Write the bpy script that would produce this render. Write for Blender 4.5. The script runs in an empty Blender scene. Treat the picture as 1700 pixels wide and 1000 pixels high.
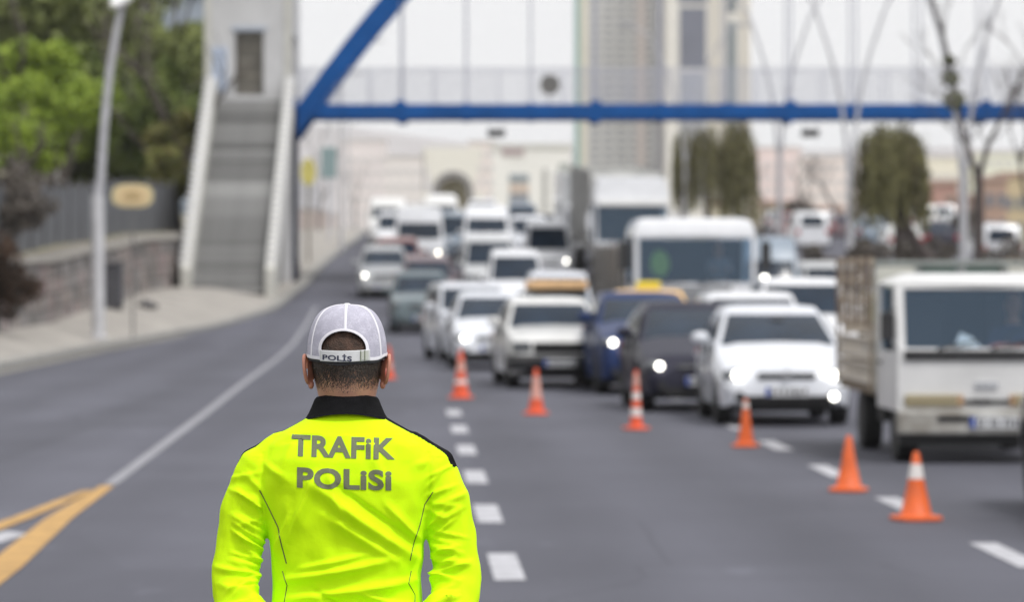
import bpy, bmesh, math, random
import numpy as np
from mathutils import Vector, Matrix, Euler, noise
from mathutils.bvhtree import BVHTree
random.seed(7)
R = math.radians
scene = bpy.context.scene
COL = scene.collection

# ------------------------------------------------------------------ camera, world, sun, exposure
F = 6375.0                      # focal length in photo pixels (1700 wide, 135 mm lens)
CAMZ = 1.85
cam_d = bpy.data.cameras.new('camera'); cam = bpy.data.objects.new('camera', cam_d); COL.objects.link(cam)
cam.location = (0, 0, CAMZ); cam.rotation_euler = (R(90) - math.atan(45 / F), 0, 0)
cam_d.lens = 135; cam_d.sensor_width = 36; cam_d.clip_start = 0.1; cam_d.clip_end = 9000
cam_d.dof.use_dof = True; cam_d.dof.focus_distance = 8.36; cam_d.dof.aperture_fstop = 5.4
cam_d.dof.aperture_blades = 0
scene.camera = cam
SUN_EL, SUN_AZ = 60, 138        # azimuth clockwise from +Y: light from behind the camera, to the right
world = bpy.data.worlds.new('World'); scene.world = world; world.use_nodes = True
wn = world.node_tree; wn.nodes.clear()
sky = wn.nodes.new('ShaderNodeTexSky'); sky.sky_type = 'NISHITA'; sky.sun_disc = False
sky.sun_elevation = R(SUN_EL); sky.sun_rotation = R(SUN_AZ); sky.air_density = 1.0; sky.dust_density = 4.0; sky.ozone_density = 1.0
hs = wn.nodes.new('ShaderNodeHueSaturation'); hs.inputs['Saturation'].default_value = 0.16
bg = wn.nodes.new('ShaderNodeBackground'); bg.inputs['Strength'].default_value = 0.12
wo = wn.nodes.new('ShaderNodeOutputWorld')
ov = wn.nodes.new('ShaderNodeMixRGB'); ov.inputs[0].default_value = .8; ov.inputs[2].default_value = (9.3, 9.35, 9.5, 1)   # even cloud layer over the sky
wn.links.new(sky.outputs[0], hs.inputs['Color']); wn.links.new(hs.outputs[0], ov.inputs[1]); wn.links.new(ov.outputs[0], bg.inputs['Color']); wn.links.new(bg.outputs[0], wo.inputs['Surface'])
sun_d = bpy.data.lights.new('sun', 'SUN'); sun_d.energy = 2.1; sun_d.angle = R(12); sun_d.color = (1, .97, .93)
sun = bpy.data.objects.new('sun', sun_d); COL.objects.link(sun)
sun.rotation_euler = Euler((R(90 - SUN_EL), 0, R(180 - SUN_AZ)), 'XYZ')
scene.view_settings.view_transform = 'Standard'; scene.view_settings.look = 'None'
scene.view_settings.gamma = 1; scene.view_settings.use_curve_mapping = False
scene.view_settings.exposure = 0.10

# ------------------------------------------------------------------ helpers
def P(px, py, Y):
    """world point that shows at photo pixel (px, py) when it stands Y metres off"""
    return Vector(((px - 850) / F * Y, Y, CAMZ + (455 - py) / F * Y))

def interp(pts, v):
    if v <= pts[0][0]: return pts[0][1]
    for (a, b), (c, d) in zip(pts, pts[1:]):
        if v <= c:
            t = (v - a) / (c - a); return b + (d - b) * t
    return pts[-1][1]
GP = [(0, 0), (88, 0), (98, .06), (110, .30), (120, .70), (127, 1.0), (136, 1.42), (142, 1.75), (150, 2.1), (160, 2.45), (180, 3.05), (200, 3.6), (225, 4.15), (250, 4.6), (280, 5.0), (330, 5.4), (400, 5.7), (600, 6), (9000, 6)]
def g(Y): return interp(GP, Y)
KP = [(-40, -8.2), (40, -9.3), (73, -9.85), (90, -10.05), (98, -9.75), (105, -9.0), (113, -8.1), (120, -7.4), (140, -7.25), (160, -7.5), (200, -8.05), (250, -9.4), (420, -14)]
def kerbX(Y): return interp(KP, Y)
WP = [(60, -12.4), (85, -12.0), (95, -11.8), (130, -11.05), (136, -11.0), (160, -11.6), (250, -13.4), (420, -17)]
def wallX(Y): return interp(WP, Y)
def medL(Y): return 13.3 - .03 * Y
def medR(Y): return 16.2 - .03 * Y
def farR(Y): return 27.5 - .03 * Y
def left_rise(X, Y):
    d = kerbX(Y) - X
    return .12 + .26 * min(max(d - .3, 0), 2.2) * (1 if Y < 118 else max(.15, 1 - (Y - 118) / 20))
def groundZ(X, Y):
    z = g(Y)
    if Y < 420 and X < kerbX(Y):
        if X > wallX(Y): return z + left_rise(X, Y)
        top = left_rise(wallX(Y), Y) + interp([(0, 1.5), (134, 1.6), (142, .0), (500, 0)], Y)
        return z + top + min(.35 * (wallX(Y) - X), 6) * interp([(0, 1), (150, 1), (260, .2), (420, 0)], Y)
    return z

def link(o, parent=None):
    COL.objects.link(o)
    if parent is not None: o.parent = parent
    return o
def tag(o, label=None, cat=None, group=None, kind=None):
    if label: o['label'] = label
    if cat: o['category'] = cat
    if group: o['group'] = group
    if kind: o['kind'] = kind
    return o
def empty(name, loc, rot=(0, 0, 0)):
    o = bpy.data.objects.new(name, None); COL.objects.link(o)
    o.location = loc; o.rotation_euler = rot; o.empty_display_size = .1
    return o

# ------------------------------------------------------------------ materials
MATS = {}
def mat(name, col, rough=.6, metal=0, var=0, scale=3, bump=0, bscale=30, coat=0, emis=None, estr=0, col2=None, spec=.5, detail=5, stretch=None, trans=0):
    if name in MATS: return MATS[name]
    m = bpy.data.materials.new(name); m.use_nodes = True; nt = m.node_tree; b = nt.nodes['Principled BSDF']
    b.inputs['Base Color'].default_value = (*col, 1); b.inputs['Roughness'].default_value = rough
    b.inputs['Metallic'].default_value = metal; b.inputs['Coat Weight'].default_value = coat; b.inputs['Coat Roughness'].default_value = .08
    b.inputs['Specular IOR Level'].default_value = spec
    if trans: b.inputs['Transmission Weight'].default_value = trans
    tc = None
    if var or bump:
        tc = nt.nodes.new('ShaderNodeTexCoord'); src = tc.outputs['Object']
        if stretch:
            mp = nt.nodes.new('ShaderNodeMapping'); mp.inputs['Scale'].default_value = stretch
            nt.links.new(src, mp.inputs['Vector']); src = mp.outputs[0]
    if var:
        n = nt.nodes.new('ShaderNodeTexNoise'); n.inputs['Scale'].default_value = scale; n.inputs['Detail'].default_value = detail; n.inputs['Roughness'].default_value = .6
        nt.links.new(src, n.inputs['Vector'])
        r = nt.nodes.new('ShaderNodeValToRGB')
        c2 = col2 if col2 else tuple(min(1, c * (1 + var)) for c in col)
        c1 = col if col2 else tuple(c * (1 - var) for c in col)
        r.color_ramp.elements[0].color = (*c1, 1); r.color_ramp.elements[1].color = (*c2, 1)
        r.color_ramp.elements[0].position = .32; r.color_ramp.elements[1].position = .68
        nt.links.new(n.outputs[0], r.inputs[0]); nt.links.new(r.outputs[0], b.inputs['Base Color'])
    if bump:
        n2 = nt.nodes.new('ShaderNodeTexNoise'); n2.inputs['Scale'].default_value = bscale; n2.inputs['Detail'].default_value = 6
        nt.links.new(src, n2.inputs['Vector'])
        bp = nt.nodes.new('ShaderNodeBump'); bp.inputs['Strength'].default_value = bump; bp.inputs['Distance'].default_value = .02
        nt.links.new(n2.outputs[0], bp.inputs['Height']); nt.links.new(bp.outputs[0], b.inputs['Normal'])
    if emis:
        b.inputs['Emission Color'].default_value = (*emis, 1); b.inputs['Emission Strength'].default_value = estr
    MATS[name] = m
    return m
def paint(name, col, dirt=.12): return mat('paint_' + name, col, .32, 0, dirt, 2.2, 0, 30, .6)
W_PAINT = paint('white', (.72, .73, .76), .06)
GLASS = mat('dark_glass', (.012, .022, .038), .10, 0, .45, 1.2, spec=.28)
RUBBER = mat('tyre_rubber', (.018, .018, .019), .85, 0, .3, 8)
BLACKP = mat('black_plastic', (.02, .02, .022), .5, 0, .3, 6)
RIM = mat('wheel_metal', (.42, .43, .45), .35, .8, .2, 5)
CHROME = mat('lamp_reflector', (.7, .72, .75), .18, .7)
LENS = mat('lamp_lens', (.13, .14, .15), .2, .2)
LIT = mat('lit_lamp', (1, 1, 1), .4, emis=(1, .97, .88), estr=8)
LITDIM = mat('lit_lamp_soft', (1, 1, 1), .4, emis=(1, .93, .78), estr=9)
PLATE = mat('plate_white', (.62, .63, .65), .4)
PLATEBLUE = mat('plate_blue', (.02, .07, .36), .4)
INK = mat('plate_ink', (.03, .03, .035), .5)
UNDER = mat('underbody', (.012, .012, .013), .8, 0, .3, 4)
AMBER = mat('amber_lens', (.55, .2, .03), .25)

def clear_glass():
    m = bpy.data.materials.new('truck_glass'); m.use_nodes = True; nt = m.node_tree; nt.nodes.clear()
    o = nt.nodes.new('ShaderNodeOutputMaterial'); mx = nt.nodes.new('ShaderNodeMixShader'); t = nt.nodes.new('ShaderNodeBsdfTransparent'); gl = nt.nodes.new('ShaderNodeBsdfGlossy')
    t.inputs[0].default_value = (.66, .74, .80, 1); gl.inputs['Roughness'].default_value = .04; gl.inputs['Color'].default_value = (.55, .75, 1, 1)
    mx.inputs[0].default_value = .10
    nt.links.new(t.outputs[0], mx.inputs[1]); nt.links.new(gl.outputs[0], mx.inputs[2]); nt.links.new(mx.outputs[0], o.inputs[0])
    return m
TGLASS = clear_glass()

# ------------------------------------------------------------------ mesh builder
class MB:
    def __init__(s): s.v = []; s.f = []; s.m = []
    def add(s, vs, fs, mi=0):
        o = len(s.v); s.v += [tuple(v) for v in vs]; s.f += [tuple(o + i for i in f) for f in fs]; s.m += [mi] * len(fs); return s
    def box(s, c, d, rot=None, mi=0):
        c = Vector(c); M_ = Euler(rot).to_matrix() if rot else None; vs = []
        for x in (-.5, .5):
            for y in (-.5, .5):
                for z in (-.5, .5):
                    p = Vector((x * d[0], y * d[1], z * d[2]))
                    if M_: p = M_ @ p
                    vs.append(c + p)
        return s.add(vs, [(0, 1, 3, 2), (4, 6, 7, 5), (0, 4, 5, 1), (2, 3, 7, 6), (0, 2, 6, 4), (1, 5, 7, 3)], mi)
    def tube(s, pts, r, n=8, mi=0, cap=True):
        pts = [Vector(p) for p in pts]; rs = r if isinstance(r, (list, tuple)) else [r] * len(pts); rings = []
        up = Vector((0, 0, 1)); prev = None
        for i, p in enumerate(pts):
            d = (pts[min(i + 1, len(pts) - 1)] - pts[max(i - 1, 0)]).normalized()
            if prev is None:
                a = d.cross(up)
                if a.length < .05: a = d.cross(Vector((1, 0, 0)))
            else: a = prev - d * prev.dot(d)
            a.normalize(); prev = a; b = d.cross(a)
            rings.append([p + (a * math.cos(2 * math.pi * k / n) + b * math.sin(2 * math.pi * k / n)) * rs[i] for k in range(n)])
        return s.loft(rings, mi, cap)
    def loft(s, rings, mi=0, cap=True):
        n = len(rings[0]); vs = [v for r_ in rings for v in r_]; fs = []
        for i in range(len(rings) - 1):
            for k in range(n):
                fs.append((i * n + k, i * n + (k + 1) % n, (i + 1) * n + (k + 1) % n, (i + 1) * n + k))
        if cap:
            fs.append(tuple(range(n - 1, -1, -1))); fs.append(tuple((len(rings) - 1) * n + k for k in range(n)))
        return s.add(vs, fs, mi)
    def cyl(s, a, b, r, n=16, mi=0, r2=None): return s.tube([a, b], [r, r if r2 is None else r2], n, mi)
    def lathe(s, prof, n=24, c=(0, 0, 0), mi=0):
        rings = [[(c[0] + r_ * math.cos(2 * math.pi * k / n), c[1] + r_ * math.sin(2 * math.pi * k / n), c[2] + z) for k in range(n)] for r_, z in prof]
        return s.loft(rings, mi, True)
    def ball(s, c, r, n=12, m=8, mi=0):
        c = Vector(c); r = r if isinstance(r, (tuple, list)) else (r, r, r); rings = []
        for j in range(1, m):
            t = math.pi * j / m
            rings.append([c + Vector((r[0] * math.sin(t) * math.cos(2 * math.pi * k / n), r[1] * math.sin(t) * math.sin(2 * math.pi * k / n), r[2] * math.cos(t))) for k in range(n)])
        return s.loft(rings, mi, True)
    def grid(s, rows, mi=0):
        n = len(rows[0]); vs = [v for r_ in rows for v in r_]
        return s.add(vs, [(i * n + k, i * n + k + 1, (i + 1) * n + k + 1, (i + 1) * n + k) for i in range(len(rows) - 1) for k in range(n - 1)], mi)
    def mesh(s, name, mats):
        me = bpy.data.meshes.new(name); me.from_pydata(s.v, [], s.f)
        for m_ in (mats if isinstance(mats, (list, tuple)) else [mats]): me.materials.append(m_)
        if any(s.m): me.polygons.foreach_set('material_index', s.m)
        bm = bmesh.new(); bm.from_mesh(me); bmesh.ops.recalc_face_normals(bm, faces=bm.faces); bm.to_mesh(me); bm.free()
        return me
    def build(s, name, mats, parent=None, smooth=None, bevel=0, loc=None, rot=None, fix=True):
        me = s.mesh(name, mats)
        if smooth is not None:
            me.polygons.foreach_set('use_smooth', [True] * len(me.polygons)); me.set_sharp_from_angle(angle=R(smooth))
        o = link(bpy.data.objects.new(name, me), parent)
        if loc is not None: o.location = loc
        if rot is not None: o.rotation_euler = rot
        if bevel:
            b = o.modifiers.new('bevel', 'BEVEL'); b.width = bevel; b.segments = 2; b.limit_method = 'ANGLE'
        return o
def children(o): return CH.get(o.name, [])
CH = {}
def copy_tree(o, parent=None):
    c = o.copy(); COL.objects.link(c)
    if parent is not None: c.parent = parent
    for k in ('label', 'category', 'group'):
        if parent is None and k in c: del c[k]
    for ch in list(o.children): copy_tree(ch, c)
    return c

# ------------------------------------------------------------------ ground, roads, pavement
def struct(o): o['kind'] = 'structure'; return o
def frange(a, b, n): return [a + (b - a) * i / n for i in range(n + 1)]
xs = [-3500, -2000, -1000, -500, -250, -120, -70] + frange(-45, 45, 60) + [70, 120, 250, 500, 1000, 2000, 3500]
ys = [-60, -20] + frange(0, 80, 8) + frange(84, 260, 60) + frange(280, 420, 8) + [500, 700, 1000, 1600, 2500, 3600]
def grow(y):
    k_, w_ = kerbX(y), wallX(y); low = g(y) - .30; row = []
    for x in (-3500, -2000, -1000, -500, -250, -120, -70, -45, -34, -26, -21, -18, -16, -14.5, -13.4): row.append((x if y < 430 or x < -100 else x, y, groundZ(min(x, w_ - .5), y) - .06))
    row.append((w_ - .44, y, groundZ(w_ - .5, y) - .06)); row.append((w_ - .40, y, low)); row.append((k_, y, low))
    for x in (-4, 0, 5, 10, 15, 20): row.append((x, y, low))
    row.append((farR(y) + 3.4, y, low)); row.append((farR(y) + 3.6, y, g(y) + .05))
    for x in (36, 45, 70, 120, 250, 500, 1000, 2000, 3500): row.append((x, y, g(y) + (0 if y > 430 else .05)))
    return row
mb = MB(); mb.grid([grow(y) for y in [v for v in ys if v < 425]])
def prow(y): return [(x, y, g(y) - .02) for x in [p[0] for p in grow(419)]]
mb.grid([[(p[0], p[1], p[2]) for p in grow(420)], prow(421)] + [prow(y) for y in ys if y > 425])
struct(mb.build('ground', mat('dry_earth', (.20, .17, .12), .95, 0, 0.01, .15, .5, 2, col2=(.13, .135, .07)), smooth=60))

def asphalt():
    m = bpy.data.materials.new('asphalt'); m.use_nodes = True; nt = m.node_tree; b = nt.nodes['Principled BSDF']; L = nt.links.new
    tc = nt.nodes.new('ShaderNodeTexCoord'); mp = nt.nodes.new('ShaderNodeMapping'); mp.inputs['Scale'].default_value = (1, .12, 1); L(tc.outputs['Object'], mp.inputs[0])
    a = nt.nodes.new('ShaderNodeTexNoise'); a.inputs['Scale'].default_value = 1.1; a.inputs['Detail'].default_value = 7; L(mp.outputs[0], a.inputs[0])
    f = nt.nodes.new('ShaderNodeTexNoise'); f.inputs['Scale'].default_value = 60; f.inputs['Detail'].default_value = 4; L(tc.outputs['Object'], f.inputs[0])
    w = nt.nodes.new('ShaderNodeTexNoise'); w.inputs['Scale'].default_value = .35; w.inputs['Detail'].default_value = 3; L(tc.outputs['Object'], w.inputs[0])
    r = nt.nodes.new('ShaderNodeValToRGB'); r.color_ramp.elements[0].color = (.070, .071, .090, 1); r.color_ramp.elements[1].color = (.108, .110, .137, 1)
    r.color_ramp.elements[0].position = .25; r.color_ramp.elements[1].position = .75
    mx = nt.nodes.new('ShaderNodeMath'); mx.operation = 'MULTIPLY_ADD'; mx.inputs[1].default_value = .5; L(a.outputs[0], mx.inputs[0])
    m2 = nt.nodes.new('ShaderNodeMath'); m2.operation = 'MULTIPLY'; m2.inputs[1].default_value = .5; L(w.outputs[0], m2.inputs[0]); L(m2.outputs[0], mx.inputs[2])
    L(mx.outputs[0], r.inputs[0])
    mm = nt.nodes.new('ShaderNodeMixRGB'); mm.blend_type = 'MULTIPLY'; mm.inputs[0].default_value = .5; L(r.outputs[0], mm.inputs[1])
    r2 = nt.nodes.new('ShaderNodeValToRGB'); r2.color_ramp.elements[0].color = (.55, .55, .55, 1); r2.color_ramp.elements[1].color = (1.3, 1.3, 1.3, 1); L(f.outputs[0], r2.inputs[0]); L(r2.outputs[0], mm.inputs[2])
    sp = nt.nodes.new('ShaderNodeSeparateXYZ'); L(tc.outputs['Object'], sp.inputs[0])
    u = nt.nodes.new('ShaderNodeMath'); u.operation = 'MULTIPLY_ADD'; u.inputs[1].default_value = .0275; L(sp.outputs[1], u.inputs[0]); L(sp.outputs[0], u.inputs[2])      # lane coordinate
    u2 = nt.nodes.new('ShaderNodeMath'); u2.operation = 'MULTIPLY_ADD'; u2.inputs[1].default_value = 2 * math.pi / 1.63; u2.inputs[2].default_value = .6; L(u.outputs[0], u2.inputs[0])
    sn = nt.nodes.new('ShaderNodeMath'); sn.operation = 'SINE'; L(u2.outputs[0], sn.inputs[0])
    sr = nt.nodes.new('ShaderNodeMapRange'); sr.inputs[1].default_value = -1; sr.inputs[2].default_value = 1; sr.inputs[3].default_value = .90; sr.inputs[4].default_value = 1.06; L(sn.outputs[0], sr.inputs[0])
    mpb = nt.nodes.new('ShaderNodeMapping'); mpb.inputs['Scale'].default_value = (.30, .055, 1); mpb.inputs['Rotation'].default_value = (0, 0, -.0275); L(tc.outputs['Object'], mpb.inputs[0])
    vo = nt.nodes.new('ShaderNodeTexVoronoi'); vo.distance = 'CHEBYCHEV'; vo.inputs['Scale'].default_value = 1; L(mpb.outputs[0], vo.inputs[0])
    sv = nt.nodes.new('ShaderNodeSeparateColor'); L(vo.outputs['Color'], sv.inputs[0]); vr = nt.nodes.new('ShaderNodeMapRange'); vr.inputs[3].default_value = .90; vr.inputs[4].default_value = 1.08; L(sv.outputs[0], vr.inputs[0])
    ck = nt.nodes.new('ShaderNodeTexVoronoi'); ck.feature = 'DISTANCE_TO_EDGE'; ck.inputs['Scale'].default_value = .42; wv = nt.nodes.new('ShaderNodeMixRGB'); wv.inputs[0].default_value = .35; L(tc.outputs['Object'], wv.inputs[1]); L(a.outputs['Color'], wv.inputs[2]); L(wv.outputs[0], ck.inputs[0])
    cr_ = nt.nodes.new('ShaderNodeMapRange'); cr_.inputs[1].default_value = .0; cr_.inputs[2].default_value = .008; cr_.inputs[3].default_value = .80; cr_.inputs[4].default_value = 1; L(ck.outputs['Distance'], cr_.inputs[0])
    sp_ = nt.nodes.new('ShaderNodeTexNoise'); sp_.inputs['Scale'].default_value = 1.7; sp_.inputs['Detail'].default_value = 3; mps = nt.nodes.new('ShaderNodeMapping'); mps.inputs['Scale'].default_value = (1, .35, 1); L(tc.outputs['Object'], mps.inputs[0]); L(mps.outputs[0], sp_.inputs[0])
    spr = nt.nodes.new('ShaderNodeMapRange'); spr.inputs[1].default_value = .66; spr.inputs[2].default_value = .74; spr.inputs[3].default_value = 1; spr.inputs[4].default_value = 1.28; L(sp_.outputs[0], spr.inputs[0])
    def mul(p, q):
        k = nt.nodes.new('ShaderNodeMath'); k.operation = 'MULTIPLY'; L(p, k.inputs[0]); L(q, k.inputs[1]); return k.outputs[0]
    tot = mul(mul(sr.outputs[0], vr.outputs[0]), mul(cr_.outputs[0], spr.outputs[0]))
    fin = nt.nodes.new('ShaderNodeVectorMath'); fin.operation = 'SCALE'; L(mm.outputs[0], fin.inputs[0]); L(tot, fin.inputs[3])
    L(fin.outputs[0], b.inputs['Base Color']); b.inputs['Roughness'].default_value = .82; b.inputs['Specular IOR Level'].default_value = .3
    bp = nt.nodes.new('ShaderNodeBump'); bp.inputs['Strength'].default_value = .5; bp.inputs['Distance'].default_value = .006; L(f.outputs[0], bp.inputs['Height']); L(bp.outputs[0], b.inputs['Normal'])
    return m
ASPH = asphalt()
ry = frange(-30, 84, 30) + frange(86, 300, 90) + frange(310, 425, 10)
def strip(name, fa, fb, m, dz=0, ys_=ry, n=2, zf=None):
    mb = MB(); rows = []
    for y in ys_:
        a, b = fa(y), fb(y); row = []
        for k in range(n + 1):
            x = a + (b - a) * k / n; row.append((x, y, (zf(x, y) if zf else g(y)) + dz))
        rows.append(row)
    mb.grid(rows); return struct(mb.build(name, m, smooth=60))
strip('road', lambda y: kerbX(y) - .05, lambda y: medL(y) + .05, ASPH)
strip('far_road', lambda y: medR(y) - .05, lambda y: farR(y), ASPH)
PAVE = mat('pavement_concrete', (.31, .29, .265), .9, 0, .16, .9, .3, 8)
strip('pavement', lambda y: wallX(y), lambda y: kerbX(y) - .28, PAVE, 0, ry, 5, lambda x, y: groundZ(max(x, wallX(y) + .002), y))
strip('far_pavement', lambda y: farR(y) + .28, lambda y: farR(y) + 3.5, PAVE, .12)
strip('median_soil', lambda y: medL(y) + .28, lambda y: medR(y) - .28, mat('median_soil', (.16, .13, .085), .95, 0, .01, .8, .6, 5, col2=(.10, .12, .05)), .13)
KERB = mat('kerb_concrete', (.27, .265, .25), .9, 0, .2, 2, .3, 10)
def kerb(name, fx, side):
    mb = MB(); rows = []
    for y in ry:
        x = fx(y); z = g(y); s = side
        rows.append([(x, y, z - .1), (x, y, z + .11), (x + s * .03, y, z + .135), (x + s * .30, y, z + .135), (x + s * .30, y, z - .1)])
    mb.grid(rows); return struct(mb.build(name, KERB))
kerb('kerb', kerbX, -1); kerb('median_kerb', medL, 1); kerb('median_kerb', medR, -1); kerb('far_kerb', farR, 1)

# painted markings: thin sheets 4 mm above the road
LINEW = mat('road_paint_white', (.41, .41, .44), .7, 0, .28, 5)
LINEO = mat('road_paint_orange', (.44, .255, .075), .7, 0, .3, 4)
LINEG = mat('gutter_line_faded', (.25, .235, .19), .8, 0, .3, 3)
def mark(name, pts, w, m, parent=None, dz=.005):
    mb = MB(); rows = []
    for i, (x, y) in enumerate(pts):
        ww = w[i] if isinstance(w, (list, tuple)) else w
        rows.append([(x - ww / 2, y, g(y) + dz), (x + ww / 2, y, g(y) + dz)])
    mb.grid(rows); return struct(mb.build(name, m, parent))
def along(f, a, b, n): return [(f(y), y) for y in frange(a, b, n)]
laneA = lambda y: .62 - .0273 * y
laneB = lambda y: 3.92 - .0265 * y
laneC = lambda y: 7.25 - .028 * y
laneD = lambda y: 10.5 - .029 * y
for k in range(-3, 36):
    c = 24.2 + 5.35 * k
    for f, off in ((laneA, 0), (laneB, 1.0), (laneC, 2), (laneD, 3)):
        y0 = c + off
        if y0 < 6 or (f is laneA and y0 > 53): continue
        mark('lane_dash', along(f, y0 - 1.1, y0 + 1.1, 3), .19 if y0 < 60 else .15, LINEW)
solid = lambda y: interp([(33, -3.50), (40, -3.72), (52, -4.10), (63.8, -4.50), (80, -5.0), (95, -5.5), (110, -5.95), (125, -6.3), (160, -7.2), (250, -9.0)], y)
mark('edge_line', along(solid, 33.6, 122, 80), .12, mat('road_paint_worn', (.25, .25, .275), .75, 0, .25, 6))
mark('gore_line', [(-3.52, 33.4), (-3.42, 29), (-3.2, 24.1), (-3.05, 19), (-2.9, 12)], [.12, .20, .24, .25, .25], LINEO, dz=.006)
mark('gore_line', [(-3.60, 32.6), (-3.70, 29), (-3.78, 27.2), (-4.2, 21), (-4.9, 12)], [.10, .15, .17, .2, .2], LINEO, dz=.010)
for y0 in (26.2, 22.2, 18.2):
    mb = MB(); mb.add([(-3.78 - (27 - y0) * .055, y0 + .2, g(y0) + .005), (-3.62, y0 + 1.3, .005), (-3.42, y0 + 1.0, .005), (-3.55 - (27 - y0) * .055, y0 - .6, .005)], [(0, 1, 2, 3)])
    struct(mb.build('gore_chevron', LINEW))
mark('gutter_line', [(kerbX(y) + .28, y) for y in frange(-30, 104, 40)], .22, LINEG, dz=.007)
mark('median_line', [(medL(y) - .4, y) for y in frange(-10, 250, 70)], .14, LINEW, dz=.007)

# ------------------------------------------------------------------ stair tower of the footbridge
CONC = mat('pale_concrete', (.50, .50, .51), .85, 0, .10, .8, .25, 6)
CONC2 = mat('step_concrete', (.25, .25, .25), .9, 0, .34, 1.6, .3, 8, stretch=(1, 1, 3))
CREAM = mat('cream_trim', (.50, .495, .46), .8, 0, .1, 2)
BLUE = mat('bridge_blue', (.001, .072, .27), .6, 0, .16, 1.5, spec=.2)
BLUED = mat('bridge_dark_blue', (.008, .012, .035), .8, 0, .2, 2, spec=.15)
DARKDOOR = mat('lift_door_metal', (.14, .13, .11), .5, .2, .15, 3)
tower = tag(empty('stair_tower', (-9.3, 136, g(136))), 'pale concrete stair tower at the left end of the blue footbridge', 'stair tower')
def inw(o, root):
    o.parent = root; o.matrix_parent_inverse = Matrix.Translation(-Vector(root.location)); return o
TZ = 8.0                                                    # landing level
x0, x1 = -10.87, -7.80
def bw(name, m, c, d, root=tower, bevel=.01, mi=None):
    mb = MB(); mb.box(c, d); return inw(mb.build(name, m, bevel=bevel), root)
dx0, dx1 = -9.81, -8.80
bw('front_wall', CONC, ((x0 + dx0) / 2, 136.15, 12.1), (dx0 - x0, .3, 10.6))
bw('front_wall', CONC, ((x1 + dx1) / 2, 136.15, 12.1), (x1 - dx1, .3, 10.6))
bw('lintel', CONC, ((dx0 + dx1) / 2, 136.15, 13.95), (dx1 - dx0 - .004, .3, 6.9))
bw('threshold', CONC, ((dx0 + dx1) / 2, 136.15, 7.55), (dx1 - dx0 - .004, .3, 1.3))
bw('side_wall', CONC, (x0 + .15, 138.6, 9), (.3, 4.55, 16.8))
bw('side_wall', CONC, (x1 - .15, 140.2, 9), (.3, 1.4, 16.8)); bw('side_wall', CONC, (x1 - .15, 138.5, 13.9), (.3, 1.9, 7))
bw('base_wall', CONC, ((x0 + x1) / 2, 136.15, 4), (x1 - x0 - .01, .28, 5.6))
bw('back_wall', CONC, ((x0 + x1) / 2, 141.0, 9), (x1 - x0, .2, 16.8))
bw('door', DARKDOOR, ((dx0 + dx1) / 2, 136.34, 9.30), (dx1 - dx0 - .02, .06, 2.3))
for zz in (8.9, 9.9): bw('door_rail', mat('door_rail', (.22, .2, .16), .5), ((dx0 + dx1) / 2, 136.29, zz), (.8, .03, .08))
bw('door_frame', mat('frame_grey_blue', (.36, .40, .47), .6), ((dx0 + dx1) / 2, 135.97, 10.55), (1.25, .06, .16))
bw('notice_panel', mat('faded_blue_panel', (.40, .46, .58), .6, 0, .2, 3), (-10.35, 135.98, 9.1), (.52, .04, 1.6))
bw('corner_trim', CREAM, (x0 + .1, 135.97, 12.1), (.24, .06, 10.4)); bw('corner_trim', CREAM, (x1 - .12, 135.97, 12.1), (.26, .06, 10.4))
# flight: from landing (Y=136) down to Y=125.3
NS = 40; ystart, yend = 136.0, 125.2; zb = g(125.2) + left_rise(-9, 125.2)
sx0, sx1 = -10.45, -8.05
for i in range(NS):
    t = (i + 1) / NS; z = TZ - (TZ - zb) * (i + .5) / NS; y = ystart - (ystart - yend) * t; dy = (ystart - yend) / NS
    if i == 0:
        SMS = []
        for q, k_ in enumerate((.15, .19, .23, .28, .36)):
            mb = MB(); mb.box((0, 0, 0), (sx1 - sx0, dy + .05, .19)); SMS.append(mb.mesh('step', mat('step_concrete_%d' % q, (k_, k_, k_ * .99), .9, 0, .25, 2.5, .3, 8, stretch=(.6, 1, 6))))
    me = SMS[random.choice((0, 1, 1, 2, 2, 2, 3, 3, 4)) if i not in (19, 20) else 4]
    o = link(bpy.data.objects.new('step', me)); o.location = ((sx0 + sx1) / 2 + random.uniform(-.004, .004), y + dy / 2 + .025 + (0 if i != 20 else 0), z - .02); inw(o, tower)
mb = MB(); mb.add([(sx0 + .05, ystart, TZ - .2), (sx1 - .05, ystart, TZ - .2), (sx1 - .05, yend + .2, zb - .25), (sx0 + .05, yend + .2, zb - .25), (sx0 + .05, ystart, 1), (sx1 - .05, ystart, 1), (sx1 - .05, yend + .2, .6), (sx0 + .05, yend + .2, .6)],
       [(0, 1, 2, 3), (4, 7, 6, 5), (0, 3, 7, 4), (1, 5, 6, 2), (0, 4, 5, 1), (3, 2, 6, 7)])
inw(mb.build('stair_core', CONC2), tower)
for (xa, xb, nm) in ((-10.80, -10.46, 'l'), (-8.04, -7.72, 'r')):
    h = .85; mb = MB(); pr = [(ystart - .01, TZ - .6), (ystart - .01, TZ + h), (yend - .2, zb + h - .1), (yend - .2, zb - .6)]
    mb.add([(xa, y, z) for y, z in pr] + [(xb, y, z) for y, z in pr], [(0, 1, 2, 3), (7, 6, 5, 4), (0, 4, 5, 1), (1, 5, 6, 2), (2, 6, 7, 3), (3, 7, 4, 0)])
    inw(mb.build('parapet', CREAM, bevel=.015), tower)
    mb = MB(); mb.box((0, 0, 0), (.40, .20, .14)); me = mb.mesh('coping_block', mat('white_coping', (.60, .60, .61), .7, 0, .15, 3))
    for i in range(30):
        t = (i + .5) / 30; o = link(bpy.data.objects.new('coping_block', me)); o.location = ((xa + xb) / 2 + (-.05 if xa < -10 else .05), ystart + (yend - ystart) * t, TZ + (zb - TZ) * t + h + .02); inw(o, tower)
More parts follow.
